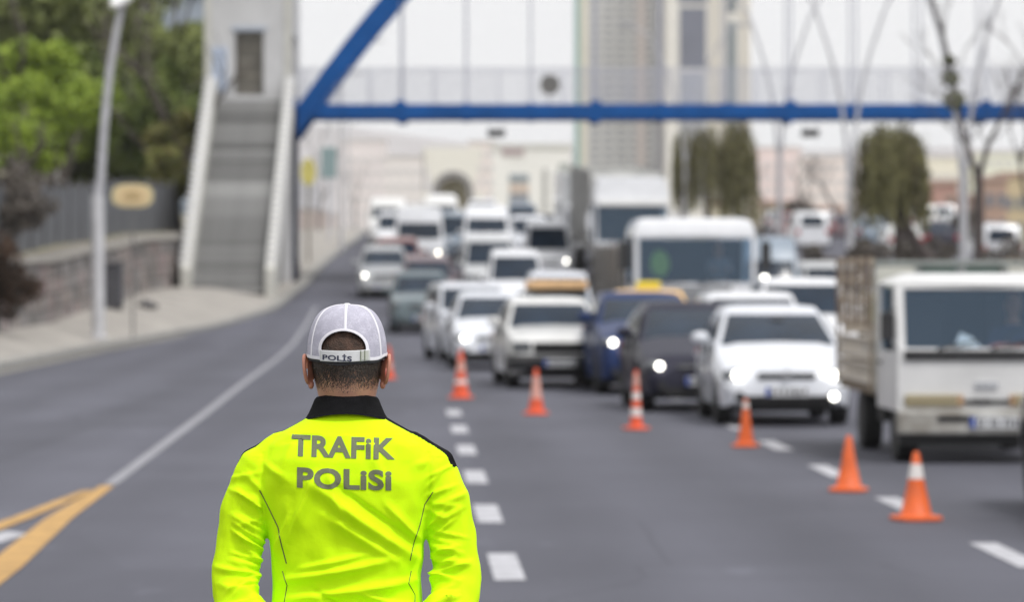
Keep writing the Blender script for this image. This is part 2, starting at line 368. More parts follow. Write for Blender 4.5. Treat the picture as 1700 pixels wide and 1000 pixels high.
# ------------------------------------------------------------------ footbridge
bridge = tag(empty('footbridge', (14, 138.5, g(138))), 'blue steel arched footbridge spanning the whole road', 'footbridge')
bz1, bz0 = 7.94, 7.42
XL, XR = -7.75, 29.0
for yy in (137.3, 139.9): bw('deck_beam', BLUE, ((XL + XR) / 2, yy, (bz0 + bz1) / 2), (XR - XL, .22, bz1 - bz0), bridge, .02)
bw('deck_slab', mat('deck_grey', (.2, .2, .22), .8), ((XL + XR) / 2, 138.6, bz1 - .12), (XR - XL, 2.36, .16), bridge)
arch_pts = []
for i in range(49):
    t = i / 48; x = -7.95 + 36.5 * t; arch_pts.append((x, 6.9 + 13.4 * 4 * t * (1 - t)))
for yy in (137.3, 139.9):
    rings = []
    for i, (x, z) in enumerate(arch_pts):
        a = arch_pts[min(i + 1, 48)]; b = arch_pts[max(i - 1, 0)]; d = Vector((a[0] - b[0], 0, a[1] - b[1])).normalized(); n = Vector((-d.z, 0, d.x)); c = Vector((x, yy, z))
        rings.append([c + n * .32 + Vector((0, .2, 0)), c + n * .32 - Vector((0, .2, 0)), c - n * .32 - Vector((0, .2, 0)), c - n * .32 + Vector((0, .2, 0))])
    mb = MB(); mb.loft(rings); inw(mb.build('arch_rib', BLUE, bevel=.02), bridge)
HANG = mat('hanger_steel', (.42, .43, .50), .5, .3)
RAILM = mat('railing_grey', (.42, .43, .50), .6, .2)
k = 0
x = -3.98
while x < 28.2:
    t = (x + 7.95) / 36.5; za = 6.9 + 13.4 * 4 * t * (1 - t)
    for yy in (137.3, 139.9):
        if za > bz1 + 1:
            mb = MB(); mb.tube([(x, yy, bz1), (x, yy, za)], .035, 6); inw(mb.build('hanger', HANG), bridge)
        mb = MB(); mb.box((x, yy, (bz0 + bz1) / 2), (.2 if k % 3 else .36, .27, bz1 - bz0 + (.08 if k % 3 else .24))); inw(mb.build('beam_joint', BLUE, bevel=.02), bridge)
    x += 2.325; k += 1
xx = XL + .3
while xx < XR:
    mb = MB(); mb.box((xx, 137.3, bz1 + .62), (.032, .04, 1.24)); inw(mb.build('railing_post', RAILM), bridge)
    mb = MB(); mb.box((xx, 139.9, bz1 + .62), (.032, .04, 1.24)); inw(mb.build('railing_post', RAILM), bridge)
    xx += 1.1625
for yy in (137.3, 139.9):
    mb = MB(); xx = XL + .1
    while xx < XR: mb.box((xx, yy, bz1 + .62), (.013, .013, 1.2)); xx += .13
    inw(mb.build('railing_infill', RAILM), bridge)['kind'] = 'stuff'
for yy in (137.3, 139.9):
    for zz, tt in ((1.27, .05), (.98, .02), (.74, .02), (.5, .02), (.26, .02)):
        mb = MB(); mb.box(((XL + XR) / 2, yy, bz1 + zz), (XR - XL, tt, tt)); inw(mb.build('handrail' if tt > .03 else 'railing_bar', RAILM), bridge)
mb = MB(); mb.box((-7.85, 136.9, 4.2), (.38, .36, 7.2)); mb.box((-7.85, 136.9, 1.6), (.5, .44, 1.4)); inw(mb.build('pier', BLUED, bevel=.02), bridge)
mb = MB(); mb.box((-7.95, 137.0, 7.5), (.55, .5, 1.3)); inw(mb.build('arch_foot', BLUE, bevel=.03), bridge)
# round sign seen from behind, on the railing; two boxes hung under the beam
s = tag(empty('round_sign', P(913, 172, 137.1)), 'round grey traffic sign seen from behind, on the footbridge railing', 'traffic sign')
c = P(913, 140, 137.1); mb = MB(); mb.cyl(c, c + Vector((0, .04, 0)), .36, 28); inw(mb.build('disc', mat('sign_back_grey', (.16, .155, .15), .5, .4, .1, 4), smooth=40), s)
mb = MB(); mb.tube([P(913, 172, 137.2), P(913, 128, 137.2)], .03, 6); inw(mb.build('post', HANG), s)
for (px, lb) in ((824, 'small black box hanging under the footbridge, nearer the police officer'), (1345, 'small black box hanging under the footbridge by the bare trees')):
    c = P(px, 221, 137.2); s = tag(empty('lane_signal', c), lb, 'lane signal', 'black boxes hanging under the footbridge')
    mb = MB(); mb.box(c, (.62, .3, .26)); inw(mb.build('housing', BLACKP, bevel=.02), s)
    mb = MB(); mb.box(c + Vector((0, -.16, .1)), (.66, .1, .03)); inw(mb.build('hood', BLACKP), s)
    for sx in (-.2, .2):
        mb = MB(); mb.box(c + Vector((sx, 0, .25)), (.03, .03, .3)); inw(mb.build('bracket', HANG), s)

# ------------------------------------------------------------------ retaining wall and fence on the left
wall = tag(empty('retaining_wall', (-11.8, 95, groundZ(-11.7, 95))), 'low grey stone retaining wall with pale coping along the left pavement', 'wall')
STONES = [mat('wall_stone_%s' % n, c_, .9, 0, .2, 5, .5, 12) for n, c_ in (('grey', (.24, .225, .22)), ('warm', (.27, .235, .22)), ('pink', (.28, .22, .215)), ('dark', (.17, .16, .155)))]
SM = []
for m_ in STONES:
    mb = MB(); mb.box((0, 0, 0), (.4, .78, .37)); SM.append(mb.mesh('wall_stone', m_))
mb = MB(); rowsA = []
for y in frange(70, 135, 40): rowsA.append([(wallX(y) - .02, y, groundZ(wallX(y) + .1, y) - .3), (wallX(y) - .02, y, groundZ(wallX(y) + .1, y) + 1.5), (wallX(y) - .5, y, groundZ(wallX(y) + .1, y) + 1.5)])
mb.grid(rowsA); inw(mb.build('mortar_core', mat('mortar', (.16, .15, .145), .95, 0, .2, 3)), wall)
cnt = 0; yy = 88.5
while yy < 134.5:
    for r_ in range(4):
        if cnt >= 292: break
        y = yy + (.4 if r_ % 2 else 0); x = wallX(y) - .17 + random.uniform(-.025, .03); z = groundZ(wallX(y) + .1, y) + .16 + r_ * .39
        o = link(bpy.data.objects.new('wall_stone', SM[random.choice((0, 0, 1, 1, 2, 3))])); o.location = (x, y, z); o.rotation_euler = (0, 0, random.uniform(-.03, .03) + .02); o.scale = (1, random.uniform(.9, 1), random.uniform(.92, 1)); inw(o, wall); cnt += 1
    yy += .82
mb = MB(); mb.box((0, 0, 0), (.62, 1.58, .20)); me = mb.mesh('coping_stone', mat('coping_pale', (.36, .34, .31), .85, 0, .15, 2))
y = 72
while y < 134:
    o = link(bpy.data.objects.new('coping_stone', me)); o.location = (wallX(y) - .2, y, groundZ(wallX(y) + .1, y) + 1.66); o.rotation_euler = (0, 0, -math.atan((wallX(y + 1) - wallX(y - 1)) / 2)); inw(o, wall); y += 1.6
fence = tag(empty('panel_fence', (-12.6, 100, groundZ(-12.7, 100))), 'dark grey panel fence standing on the bank above the stone wall', 'fence')
FP = mat('fence_panel_grey', (.085, .09, .10), .7, 0, .25, 1.5); FP2 = mat('fence_post_grey', (.12, .12, .13), .6, .3)
mb = MB(); mb.box((0, 0, 0), (.05, 2.3, 1.62)); me = mb.mesh('fence_panel', FP); mb = MB(); mb.box((0, 0, 0), (.09, .09, 1.9)); me2 = mb.mesh('fence_post', FP2)
y = 86
while y < 135:
    x = wallX(y) - .75; z = groundZ(wallX(y) + .1, y) + 1.7
    o = link(bpy.data.objects.new('fence_panel', me)); o.location = (x, y, z + .85 + random.uniform(-.03, .03)); inw(o, fence)
    o = link(bpy.data.objects.new('fence_post', me2)); o.location = (x + .02, y + 1.2, z + .9); inw(o, fence); y += 2.42
# cabinet by the wall, small grate on the pavement
cz = groundZ(-10.9, 108)
cab_ = tag(empty('utility_cabinet', (-11.05, 107, cz)), 'dark grey utility cabinet standing against the stone wall', 'cabinet')
mb = MB(); mb.box((-11.1, 107, cz + .62), (.45, .75, 1.24)); inw(mb.build('housing', mat('cabinet_grey', (.07, .07, .08), .6, .1, .2, 3), bevel=.02), cab_)
mb = MB(); mb.box((-11.1, 107, cz + 1.27), (.55, .85, .06)); inw(mb.build('lid', mat('cabinet_lid', (.1, .1, .11), .6)), cab_)
mb = MB(); mb.box((-10.86, 107, cz + .62), (.03, .6, 1.0)); inw(mb.build('door', mat('cabinet_door', (.09, .09, .10), .5)), cab_)
c = P(243, 505, 110); c.z = groundZ(c.x, 110)
rub = tag(empty('rubbish_bag', c), 'small dark rubbish bag lying on the pavement before the stair tower', 'bag')
mb = MB(); mb.ball(c + Vector((0, 0, .09)), (.26, .2, .12), 12, 8); mb.ball(c + Vector((.22, .02, .06)), (.14, .12, .08), 10, 6); inw(mb.build('sack', mat('bag_dark', (.05, .05, .055), .5, 0, .2, 8), smooth=60), rub)
mb = MB(); mb.ball(c + Vector((-.06, -.03, .22)), (.05, .05, .05), 8, 6); inw(mb.build('knot', MATS['bag_dark'], smooth=60), rub)

# ------------------------------------------------------------------ lamps and signs
POLE = mat('galvanised_pole', (.46, .46, .49), .5, .2, .12, 3)
POLE2 = mat('pale_pole', (.55, .55, .57), .5, .1, .1, 3)
b = P(163, 0, 96); zb_ = groundZ(b.x, 96)
lp = tag(empty('street_lamp', (b.x, 96, zb_)), 'grey street lamp with thick white lower pole on the left pavement', 'street lamp')
def pz(px, py): return P(px, py, 96)
mb = MB(); mb.tube([(b.x, 96, zb_ - .1), pz(162, 325)], .165, 16); mb.lathe([(.24, 0), (.24, .06), (.17, .08)], 16, (b.x, 96, zb_)); inw(mb.build('lower_pole', POLE2, smooth=40), lp)
mb = MB(); mb.tube([pz(163, 327), pz(168, 290), pz(173, 210), pz(182, 120), pz(194, 50), pz(206, -8), pz(222, -60)], [.115, .11, .10, .095, .09, .08, .07], 12); inw(mb.build('upper_pole', POLE, smooth=40), lp)
h = pz(202, 4); mb = MB(); mb.tube([h + Vector((-.18, -.5, -.12)), h + Vector((-.05, -.2, .05)), h + Vector((.08, .3, .22)), h + Vector((.2, .8, .5))], [.07, .2, .2, .09], 12); inw(mb.build('lamp_head', mat('lamp_head_white', (.8, .8, .8), .35), smooth=50), lp)

def sign_oval():
    c = P(220, 325, 99); z0 = groundZ(c.x, 99)
    s = tag(empty('oval_sign', (c.x, 99, z0)), 'cream oval bus stop sign on a thin post before the dark fence', 'sign')
    mb = MB(); n = 40
    ring = lambda k, yy, sc=1: [(c.x + k[0] * sc, yy, c.z + k[1] * sc) for k in [(math.copysign(abs(math.cos(a)) ** .6, math.cos(a)) * .52, math.copysign(abs(math.sin(a)) ** .7, math.sin(a)) * .30) for a in [2 * math.pi * i / n for i in range(n)]]] if False else None
    def rg(sc, yy):
        out = []
        for i in range(n):
            a = 2 * math.pi * i / n; ca, sa = math.cos(a), math.sin(a)
            out.append((c.x + math.copysign(abs(ca) ** .6, ca) * .53 * sc, yy, c.z + math.copysign(abs(sa) ** .75, sa) * .30 * sc))
        return out
    mb.loft([rg(1, 99.05), rg(1, 98.98)]); inw(mb.build('plate', mat('sign_cream', (.62, .53, .30), .5)), s)
    mb = MB(); mb.loft([rg(.8, 98.985), rg(.8, 98.965)]); inw(mb.build('face', mat('sign_face_peach', (.66, .50, .28), .5)), s)
    for k, (w_, zz) in enumerate(((.34, .07), (.42, -.06))):
        mb = MB(); mb.box((c.x, 98.95, c.z + zz), (w_, .01, .045)); inw(mb.build('legend_bar', mat('sign_legend', (.42, .30, .12), .6)), s)
    mb = MB(); mb.tube([(c.x, 99.1, z0 - .05), (c.x, 99.1, c.z + .2)], .028, 8); inw(mb.build('post', mat('thin_post_dark', (.14, .14, .14), .6)), s)
sign_oval()

def v_lamp(Y, jz, label, wide=1.0):
    X = 14.75 - .03 * Y; z0 = g(Y) + .13
    s = tag(empty('twin_arm_lamp', (X, Y, z0)), label, 'street lamp', 'twin armed lamps along the median')
    mb = MB(); mb.tube([(0, 0, 0), (0, 0, jz)], [.13, .10], 12); mb.lathe([(.26, 0), (.26, .05), (.15, .4)], 12); mb.build('pole', POLE, s, smooth=40)
    for sx in (-1, 1):
        pts = [(sx * .06, 0, jz - .3), (sx * .14, 0, jz + .6), (sx * .30, 0, jz + 1.9), (sx * .62 * wide, 0, jz + 3.3), (sx * 1.15 * wide, 0, jz + 4.9), (sx * 1.9 * wide, 0, jz + 6.2), (sx * 2.8 * wide, 0, jz + 6.8)]
        mb = MB(); mb.tube(pts, [.07, .065, .06, .055, .05, .045, .04], 8); a = mb.build('arm', POLE, s, smooth=40)
        mb = MB(); mb.tube([(sx * 2.7 * wide, 0, jz + 6.8), (sx * 3.4 * wide, 0, jz + 6.75)], [.09, .06], 8); mb.build('lamp_head', mat('lamp_head_grey', (.4, .4, .42), .4), a)
    return s
v_lamp(100, 4.6, 'tall V armed median lamp beside the bare tree on the right')
v_lamp(125, 4.6, 'tall V armed median lamp at the edge of the big willow')
v_lamp(148, 4.7, 'V armed median lamp between the two groups of willows')
v_lamp(196, 4.2, 'V armed median lamp rising right behind the white lorry cab')
# lamps and posts along the left pavement beyond the bridge
for k, (Y, px, hgt) in enumerate(((172, 566, 9.5), (215, 548, 9), (265, 578, 8.5))):
    c = P(px, 400, Y); z0 = groundZ(c.x, Y)
    s = tag(empty('pavement_lamp', (c.x, Y, z0)), ('thin pale lamp post nearest beyond the footbridge on the left pavement', 'thin pale lamp post behind the yellow sign on the left pavement', 'faintest and farthest pale lamp post on the left pavement')[k], 'street lamp', 'pale lamp posts beyond the bridge')
    mb = MB(); mb.tube([(0, 0, 0), (0, 0, hgt * .8), (.3, 0, hgt * .95), (1.3, 0, hgt)], [.11, .08, .06, .05], 10); mb.build('pole', POLE2, s, smooth=40)
    mb = MB(); mb.box((1.6, 0, hgt), (.7, .22, .1)); mb.build('lamp_head', POLE2, s, bevel=.02)
c = P(512, 285, 152); z0 = groundZ(c.x, 152)
s = tag(empty('yellow_sign', (c.x, 152, z0)), 'tall yellow shop sign on a post just right of the stair tower', 'sign')
mb = MB(); mb.loft([[(c.x + math.cos(2 * math.pi * i / 24) * .3, yy, c.z + math.sin(2 * math.pi * i / 24) * .55) for i in range(24)] for yy in (152.06, 151.94)]); inw(mb.build('plate', mat('sign_yellow', (.62, .55, .16), .5, 0, .15, 2)), s)
mb = MB(); mb.tube([(c.x, 152.1, z0), (c.x, 152.1, c.z)], .06, 8); inw(mb.build('post', mat('post_brown_grey', (.2, .18, .15), .6)), s)
c = P(546, 270, 185); z0 = groundZ(c.x, 185)
s = tag(empty('teal_sign', (c.x, 185, z0)), 'grey teal rectangular sign behind the yellow sign', 'sign')
mb = MB(); mb.box(c, (.75, .1, 1.5)); inw(mb.build('plate', mat('sign_teal', (.24, .33, .34), .5), bevel=.02), s)
mb = MB(); mb.tube([(c.x, 185.1, z0), (c.x, 185.1, c.z)], .05, 8); inw(mb.build('post', POLE), s)
lw = tag(empty('boundary_wall', (-12, 160, groundZ(-12, 160))), 'low pinkish boundary wall running away beyond the stair tower', 'wall')
mb = MB(); rows = []
for y in frange(145, 330, 30): rows.append([(wallX(y) + .05, y, g(y) - .2), (wallX(y) + .05, y, g(y) + 1.5), (wallX(y) - .25, y, g(y) + 1.5), (wallX(y) - .25, y, g(y) - .2)])
mb.grid(rows); inw(mb.build('wall', mat('pink_render', (.44, .37, .34), .85, 0, .12, .8)), lw)
mb = MB(); rows = [[(wallX(y) + .1, y, g(y) + 1.5), (wallX(y) + .1, y, g(y) + 1.62), (wallX(y) - .3, y, g(y) + 1.62)] for y in frange(145, 330, 30)]
mb.grid(rows); inw(mb.build('coping', mat('coping_grey', (.4, .4, .4), .8)), lw)
mb = MB(); mb.box((0, 0, 0), (.12, .12, 2.2)); me = mb.mesh('railing_post', POLE)
for k in range(28):
    y = 147 + k * 5; o = link(bpy.data.objects.new('railing_post', me)); o.location = (wallX(y) - .1, y, g(y) + 2.2); inw(o, lw)

# ------------------------------------------------------------------ trees
def leaf_mat(name, a, b):
    m = mat(name, a, .75, 0, .01, 1.2, col2=b, detail=2); return m
BARK = mat('bark_dark', (.065, .052, .05), .9, 0, .25, 6); BARK2 = mat('bark_grey', (.085, .072, .062), .9, 0, .25, 6)
def branches(mb, p, d, L, r, depth, rnd, spread=.5, tips=None):
    pts = [p]; n = 4; q = Vector(p); dd = Vector(d)
    for i in range(n):
        dd = (dd + Vector((rnd.uniform(-1, 1), rnd.uniform(-1, 1), rnd.uniform(-.4, .7))) * .14).normalized(); q = q + dd * L / n; pts.append(q.copy())
    mb.tube(pts, [r * (1 - .45 * i / n) for i in range(n + 1)], 6 if depth > 1 else 4)
    if tips is not None and depth <= 1: tips.append(q.copy())
    if depth == 0: return
    for k in range(rnd.choice((2, 3))):
        a = rnd.uniform(0, 6.28); nd = (dd + Vector((math.cos(a), math.sin(a), rnd.uniform(-.1, .5))) * spread).normalized()
        branches(mb, pts[rnd.choice((3, 4, 4))], nd, L * rnd.uniform(.6, .8), r * .55, depth - 1, rnd, spread, tips)
def leaf_cloud(mb, centres, n, size, rnd, mi=None):
    for i in range(n):
        c, r = rnd.choice(centres); v = Vector((rnd.gauss(0, 1), rnd.gauss(0, 1), rnd.gauss(0, 1))).normalized() * r * rnd.uniform(.55, 1.03) ** .7
        v.z *= .85; p = Vector(c) + v; s_ = size * rnd.uniform(.6, 1.4)
        a = Vector((rnd.gauss(0, 1), rnd.gauss(0, 1), rnd.gauss(0, 1))).normalized(); b_ = a.cross(Vector((rnd.gauss(0, 1), rnd.gauss(0, 1), rnd.gauss(0, 1)))).normalized()
        mb.add([p - a * s_, p - b_ * s_ * .6, p + a * s_, p + b_ * s_ * .6], [(0, 1, 2, 3)], rnd.randrange(2) if mi is None else mi)
def tree(name, Y, px, py, rad, n, mats, label, cat='tree', seed=1, size=.16, clumps=26, flat=.8, trunk=True, group=None):
    rnd = random.Random(seed); c = P(px, py, Y); z0 = groundZ(c.x, Y)
    root = tag(empty(name, (c.x, Y, z0)), label, cat, group); h = c.z - z0
    mb = MB(); tips = []
    if trunk:
        branches(mb, Vector((0, 0, -.2)), Vector((0, 0, 1)), max(1.2, h - rad * .5), .05 * rad + .08, 3, rnd, .6)
        mb.build('trunk', BARK2, root)
    cen = []
    for i in range(clumps):
        v = Vector((rnd.gauss(0, 1), rnd.gauss(0, 1), rnd.gauss(0, 1))).normalized() * rad * rnd.uniform(.2, .85); v.z *= flat
        cen.append((Vector((0, 0, h)) + v, rad * rnd.uniform(.18, .42)))
    mb = MB(); leaf_cloud(mb, cen, n, size, rnd); mb.build('crown', mats, root, fix=False)
    return root
OL = [leaf_mat('foliage_olive', (.10, .125, .035), (.19, .22, .06)), leaf_mat('foliage_olive_light', (.13, .16, .042), (.21, .24, .07))]
BG = [leaf_mat('foliage_spring', (.14, .21, .015), (.24, .33, .03)), leaf_mat('foliage_spring_light', (.19, .27, .022), (.30, .39, .04))]
MG = [leaf_mat('foliage_mid', (.075, .11, .022), (.13, .18, .04)), leaf_mat('foliage_mid_light', (.11, .15, .03), (.19, .23, .05))]
OC = [leaf_mat('foliage_ochre', (.13, .12, .035), (.22, .19, .06)), leaf_mat('foliage_ochre_light', (.10, .12, .03), (.2, .21, .05))]
BR = [leaf_mat('twigs_grey_brown', (.075, .062, .05), (.12, .10, .085)), leaf_mat('twigs_grey', (.10, .09, .08), (.15, .13, .11))]
RB = [leaf_mat('dry_brown', (.022, .015, .011), (.045, .028, .02)), leaf_mat('dry_brown_warm', (.05, .03, .018), (.12, .06, .03))]
tree('pine_tree', 160, 60, 60, 5.2, 9000, OL, 'dark olive tree filling the top left corner behind the bright green tree', seed=1, size=.24, clumps=40)
tree('pine_tree', 158, 255, 120, 3.9, 7500, OL, 'dark olive tree between the street lamp and the stair tower', seed=2, size=.2, clumps=36)
tree('pine_tree', 175, 150, 60, 4.6, 6500, OL, 'dark tree seen behind the top of the left street lamp', seed=12, size=.24, clumps=34)
tree('leafy_tree', 138, 90, 195, 2.9, 8500, BG, 'bright yellow green spring tree behind the left street lamp', seed=3, size=.15, clumps=34)
tree('leafy_tree', 134, 35, 240, 1.9, 4200, BG, 'smaller bright green tree at the left edge under the dark pines', seed=4, size=.13)
tree('leafy_tree', 140, 165, 265, 1.7, 4200, MG, 'mid green bushy tree directly behind the left street lamp', seed=5, size=.13)
tree('leafy_tree', 142, 235, 250, 1.8, 4200, MG, 'mid green tree above the oval cream sign', seed=6, size=.13)
tree('leafy_tree', 141, 60, 125, 1.9, 5000, BG, 'upper bright green crown reaching up before the dark pines', seed=79, size=.14)
tree('leafy_tree', 146, 130, 160, 2.2, 5200, MG, 'mid green tree rising between the bright tree and the dark pines', seed=77, size=.15)
tree('leafy_tree', 137, 280, 180, 1.9, 4600, MG, 'yellowish green tree touching the left side of the stair tower', seed=78, size=.13)
tree('shrub', 136, 300, 225, 1.25, 3400, OC, 'ochre shrub growing against the upper left side of the stair tower', 'shrub', seed=7, size=.11)
tree('shrub', 134, 285, 285, 1.15, 3000, OC, 'ochre green shrub just above the fence beside the stairs', 'shrub', seed=8, size=.11)
tree('shrub', 150, 205, 190, 2.2, 4200, MG, 'mid green shrub mass high on the bank between lamp and tower', 'shrub', seed=18, size=.15)
tree('bare_shrub', 118, 35, 330, 1.7, 4200, BR, 'grey brown leafless shrub behind the dark brown bush', 'shrub', seed=9, size=.09)
tree('bare_shrub', 122, 105, 345, 1.3, 2800, BR, 'grey brown leafless shrub left of the street lamp pole', 'shrub', seed=10, size=.09)
tree('bare_shrub', 95, 22, 345, 1.15, 3600, BR, 'grey brown twiggy shrub hanging over the fence above the dark brown bush', 'shrub', seed=91, size=.07)
tree('brown_bush', 88, -14, 450, 1.18, 8000, RB, 'dark brown rounded bush at the left edge of the pavement', 'bush', seed=11, size=.06, clumps=30, flat=1)

def willow(Y, px, top, bot, halfw, label, seed, lean=None, n=520):
    rnd = random.Random(seed); s_ = F / Y; X = (px - 850) / s_; z0 = g(Y) + .13
    root = tag(empty('willow_tree', (X, Y, z0)), label, 'willow tree', 'weeping willows on the median')
    zt = CAMZ + (455 - top) / s_ - z0; zb2 = CAMZ + (455 - bot) / s_ - z0; hw = halfw / s_
    mb = MB(); base = Vector(((lean or 0), 0, -.1))
    mb.tube([base, base * .62 + Vector((0, 0, zb2 * .42)), base * .25 + Vector((0, 0, zb2 * .85)), Vector((0, 0, zb2 + .9)), Vector((0, 0, zt * .92))], [.24, .20, .18, .14, .05], 8)
    for k in range(9):
        a = rnd.uniform(0, 6.28); z1 = rnd.uniform(zb2 + .6, zt * .85); mb.tube([(0, 0, z1), (math.cos(a) * hw * .45, math.sin(a) * hw * .45, z1 + .5), (math.cos(a) * hw * .8, math.sin(a) * hw * .8, z1 + .6)], [.06, .04, .02], 5)
    mb.build('trunk', BARK, root)
    mb = MB()
    for i in range(int(n * .62)):
        a = rnd.uniform(0, 6.28); r_ = hw * math.sqrt(rnd.uniform(.05, 1)); r_ *= rnd.uniform(.85, 1.12); zz = zt - (zt - zb2) * .24 * (r_ / hw) ** 2.5 * rnd.uniform(.3, 1.7) - rnd.uniform(0, .6) * (zt - zb2) * .5
        L_ = rnd.uniform(.3, .8) * (zt - zb2); L_ = min(L_, zz - zb2 * rnd.uniform(.85, 1.1)); 
        if L_ < .2: continue
        sm = 1 if noise.noise(Vector((math.cos(a) * 2.2, math.sin(a) * 2.2, seed))) > .05 else 0; x_, y_ = math.cos(a) * r_, math.sin(a) * r_; nseg = max(3, int(L_ / .16))
        for j in range(nseg):
            t = j / nseg; p = Vector((x_ * (1 + .12 * t) + rnd.uniform(-.03, .03), y_ * (1 + .12 * t), zz - L_ * t)); w_ = rnd.uniform(.02, .05); b_ = rnd.uniform(0, 3.14)
            d_ = Vector((math.cos(b_) * w_, math.sin(b_) * w_, 0)); e_ = Vector((rnd.uniform(-.04, .04), rnd.uniform(-.04, .04), -rnd.uniform(.14, .24)))
            mb.add([p - d_, p + d_, p + d_ * .4 + e_, p - d_ * .4 + e_], [(0, 1, 2, 3)], sm if rnd.random() < .85 else 1 - sm)
    mb.build('crown', [leaf_mat('willow_twigs', (.12, .115, .045), (.19, .18, .075)), leaf_mat('willow_twigs_dark', (.055, .05, .022), (.11, .095, .04))], root, fix=False)
willow(115, 1480, 198, 372, 58, 'large weeping willow right of the footbridge lamp, trunk leaning right', 21, 2.5, 900)
willow(120, 1497, 212, 350, 40, 'smaller dark willow tucked behind the large weeping willow', 22, -.2, 450)
willow(167, 1225, 190, 372, 30, 'slim dark willow right above the white lorry cab', 23, 1.3, 520)
willow(192, 1172, 200, 345, 32, 'slim olive willow behind the pale lamp post over the lorry', 24, .3, 420)
willow(205, 1133, 205, 350, 18, 'narrowest willow, left of the lamp post over the lorry', 25, .2, 260)

def bare(Y, px, label, seed, hgt=3.0, r=.13, main=None, spread=.45, depth=4):
    rnd = random.Random(seed); X = (px - 850) * Y / F; z0 = g(Y) + .1
    root = tag(empty('bare_tree', (X, Y, z0)), label, 'bare tree')
    mb = MB()
    if main:
        for pts, rs in main: mb.tube([P(a, b_, Y + dy) - Vector((X, Y, z0)) for a, b_, dy in pts], rs, 8)
        for pts, rs in main[1:]:
            for (a, b_, dy) in pts[1:]:
                for q in range(2): branches(mb, P(a, b_, Y + dy) - Vector((X, Y, z0)), Vector((rnd.uniform(-1, 1), rnd.uniform(-1, 1), 1)).normalized(), .9, .022, 2, rnd, .6)
    else: branches(mb, Vector((0, 0, -.1)), Vector((0, 0, 1)), hgt, r, depth, rnd, spread)
    mb.build('trunk', BARK, root); return root
bt = bare(97.5, 1625, 'dark bare tree forking in a V beside the tall median lamp', 31, main=[
    ([(1627, 560, 0), (1624, 440, 0), (1626, 360, 0), (1624, 290, 0)], [.16, .14, .12, .11]),
    ([(1624, 295, 0), (1604, 240, .2), (1592, 190, .3), (1582, 130, .4), (1566, 60, .2), (1545, -5, 0), (1530, -60, 0)], [.09, .075, .065, .055, .045, .035, .02]),
    ([(1625, 295, 0), (1640, 240, -.3), (1660, 200, -.4), (1682, 160, -.5), (1700, 110, -.6)], [.08, .06, .05, .04, .02])])
rnd = random.Random(5); mb = MB(); leaf_cloud(mb, [(P(1578, 130, 97.7) - bt.location, .24), (P(1584, 165, 97.7) - bt.location, .3), (P(1576, 100, 97.7) - bt.location, .16)], 700, .05, rnd); mb.build('crown', [MATS['foliage_olive'], MATS['twigs_grey_brown']], bt, fix=False)
bare(104, 1706, 'bare tree at the very right edge with reddish twigs', 33, 3.2, .11)
for k, (Y, px, lb) in enumerate(((210, 1335, 'low bare tree between the median lamps, far behind'), (230, 1385, 'bushy bare tree left of the large willow'), (240, 1270, 'thin bare tree right behind the white lorry cab'))):
    bare(Y, px, lb, 40 + k, 1.9, .12, spread=.8)
tree('bare_shrub', 235, 1330, 352, 1.5, 1500, BR, 'round brown shrub in the distance right of the lorry', 'shrub', seed=51, size=.12)
tree('bare_shrub', 190, 1600, 372, 1.1, 900, BR, 'brown shrub in the distance behind the bare tree', 'shrub', seed=52, size=.1)
for k, (Y, px, lb) in enumerate(((230, 530, 'slender bare tree beyond the stair tower by the low wall'), (300, 590, 'faint bare tree where the left pavement disappears'))):
    bare(Y, px, lb, 60 + k, 2.4, .09, spread=.4)

for k, (Y, px, py, lb) in enumerate(((128, 1395, 445, 'low brown shrub at the foot of the tall median lamp'), (136, 1352, 432, 'low brown shrub just beyond the lorry mirror on the median'), (118, 1520, 428, 'low brown shrub under the leaning trunk of the large willow'), (121, 1560, 430, 'low brown shrub at the foot of the leaning willow trunk'),
        (112, 1440, 425, 'low brown shrub left under the large willow'), (104, 1662, 438, 'low shrub right of the bare tree trunk'), (160, 1252, 392, 'low brown shrub right of the slim dark willow trunk'), (176, 1205, 385, 'low shrub above the white lorry cab roof'))):
    tree('median_shrub', Y, px, py, .75 + .1 * (k % 3), 900, BR, lb, 'shrub', seed=100 + k, size=.08, clumps=12, trunk=False)
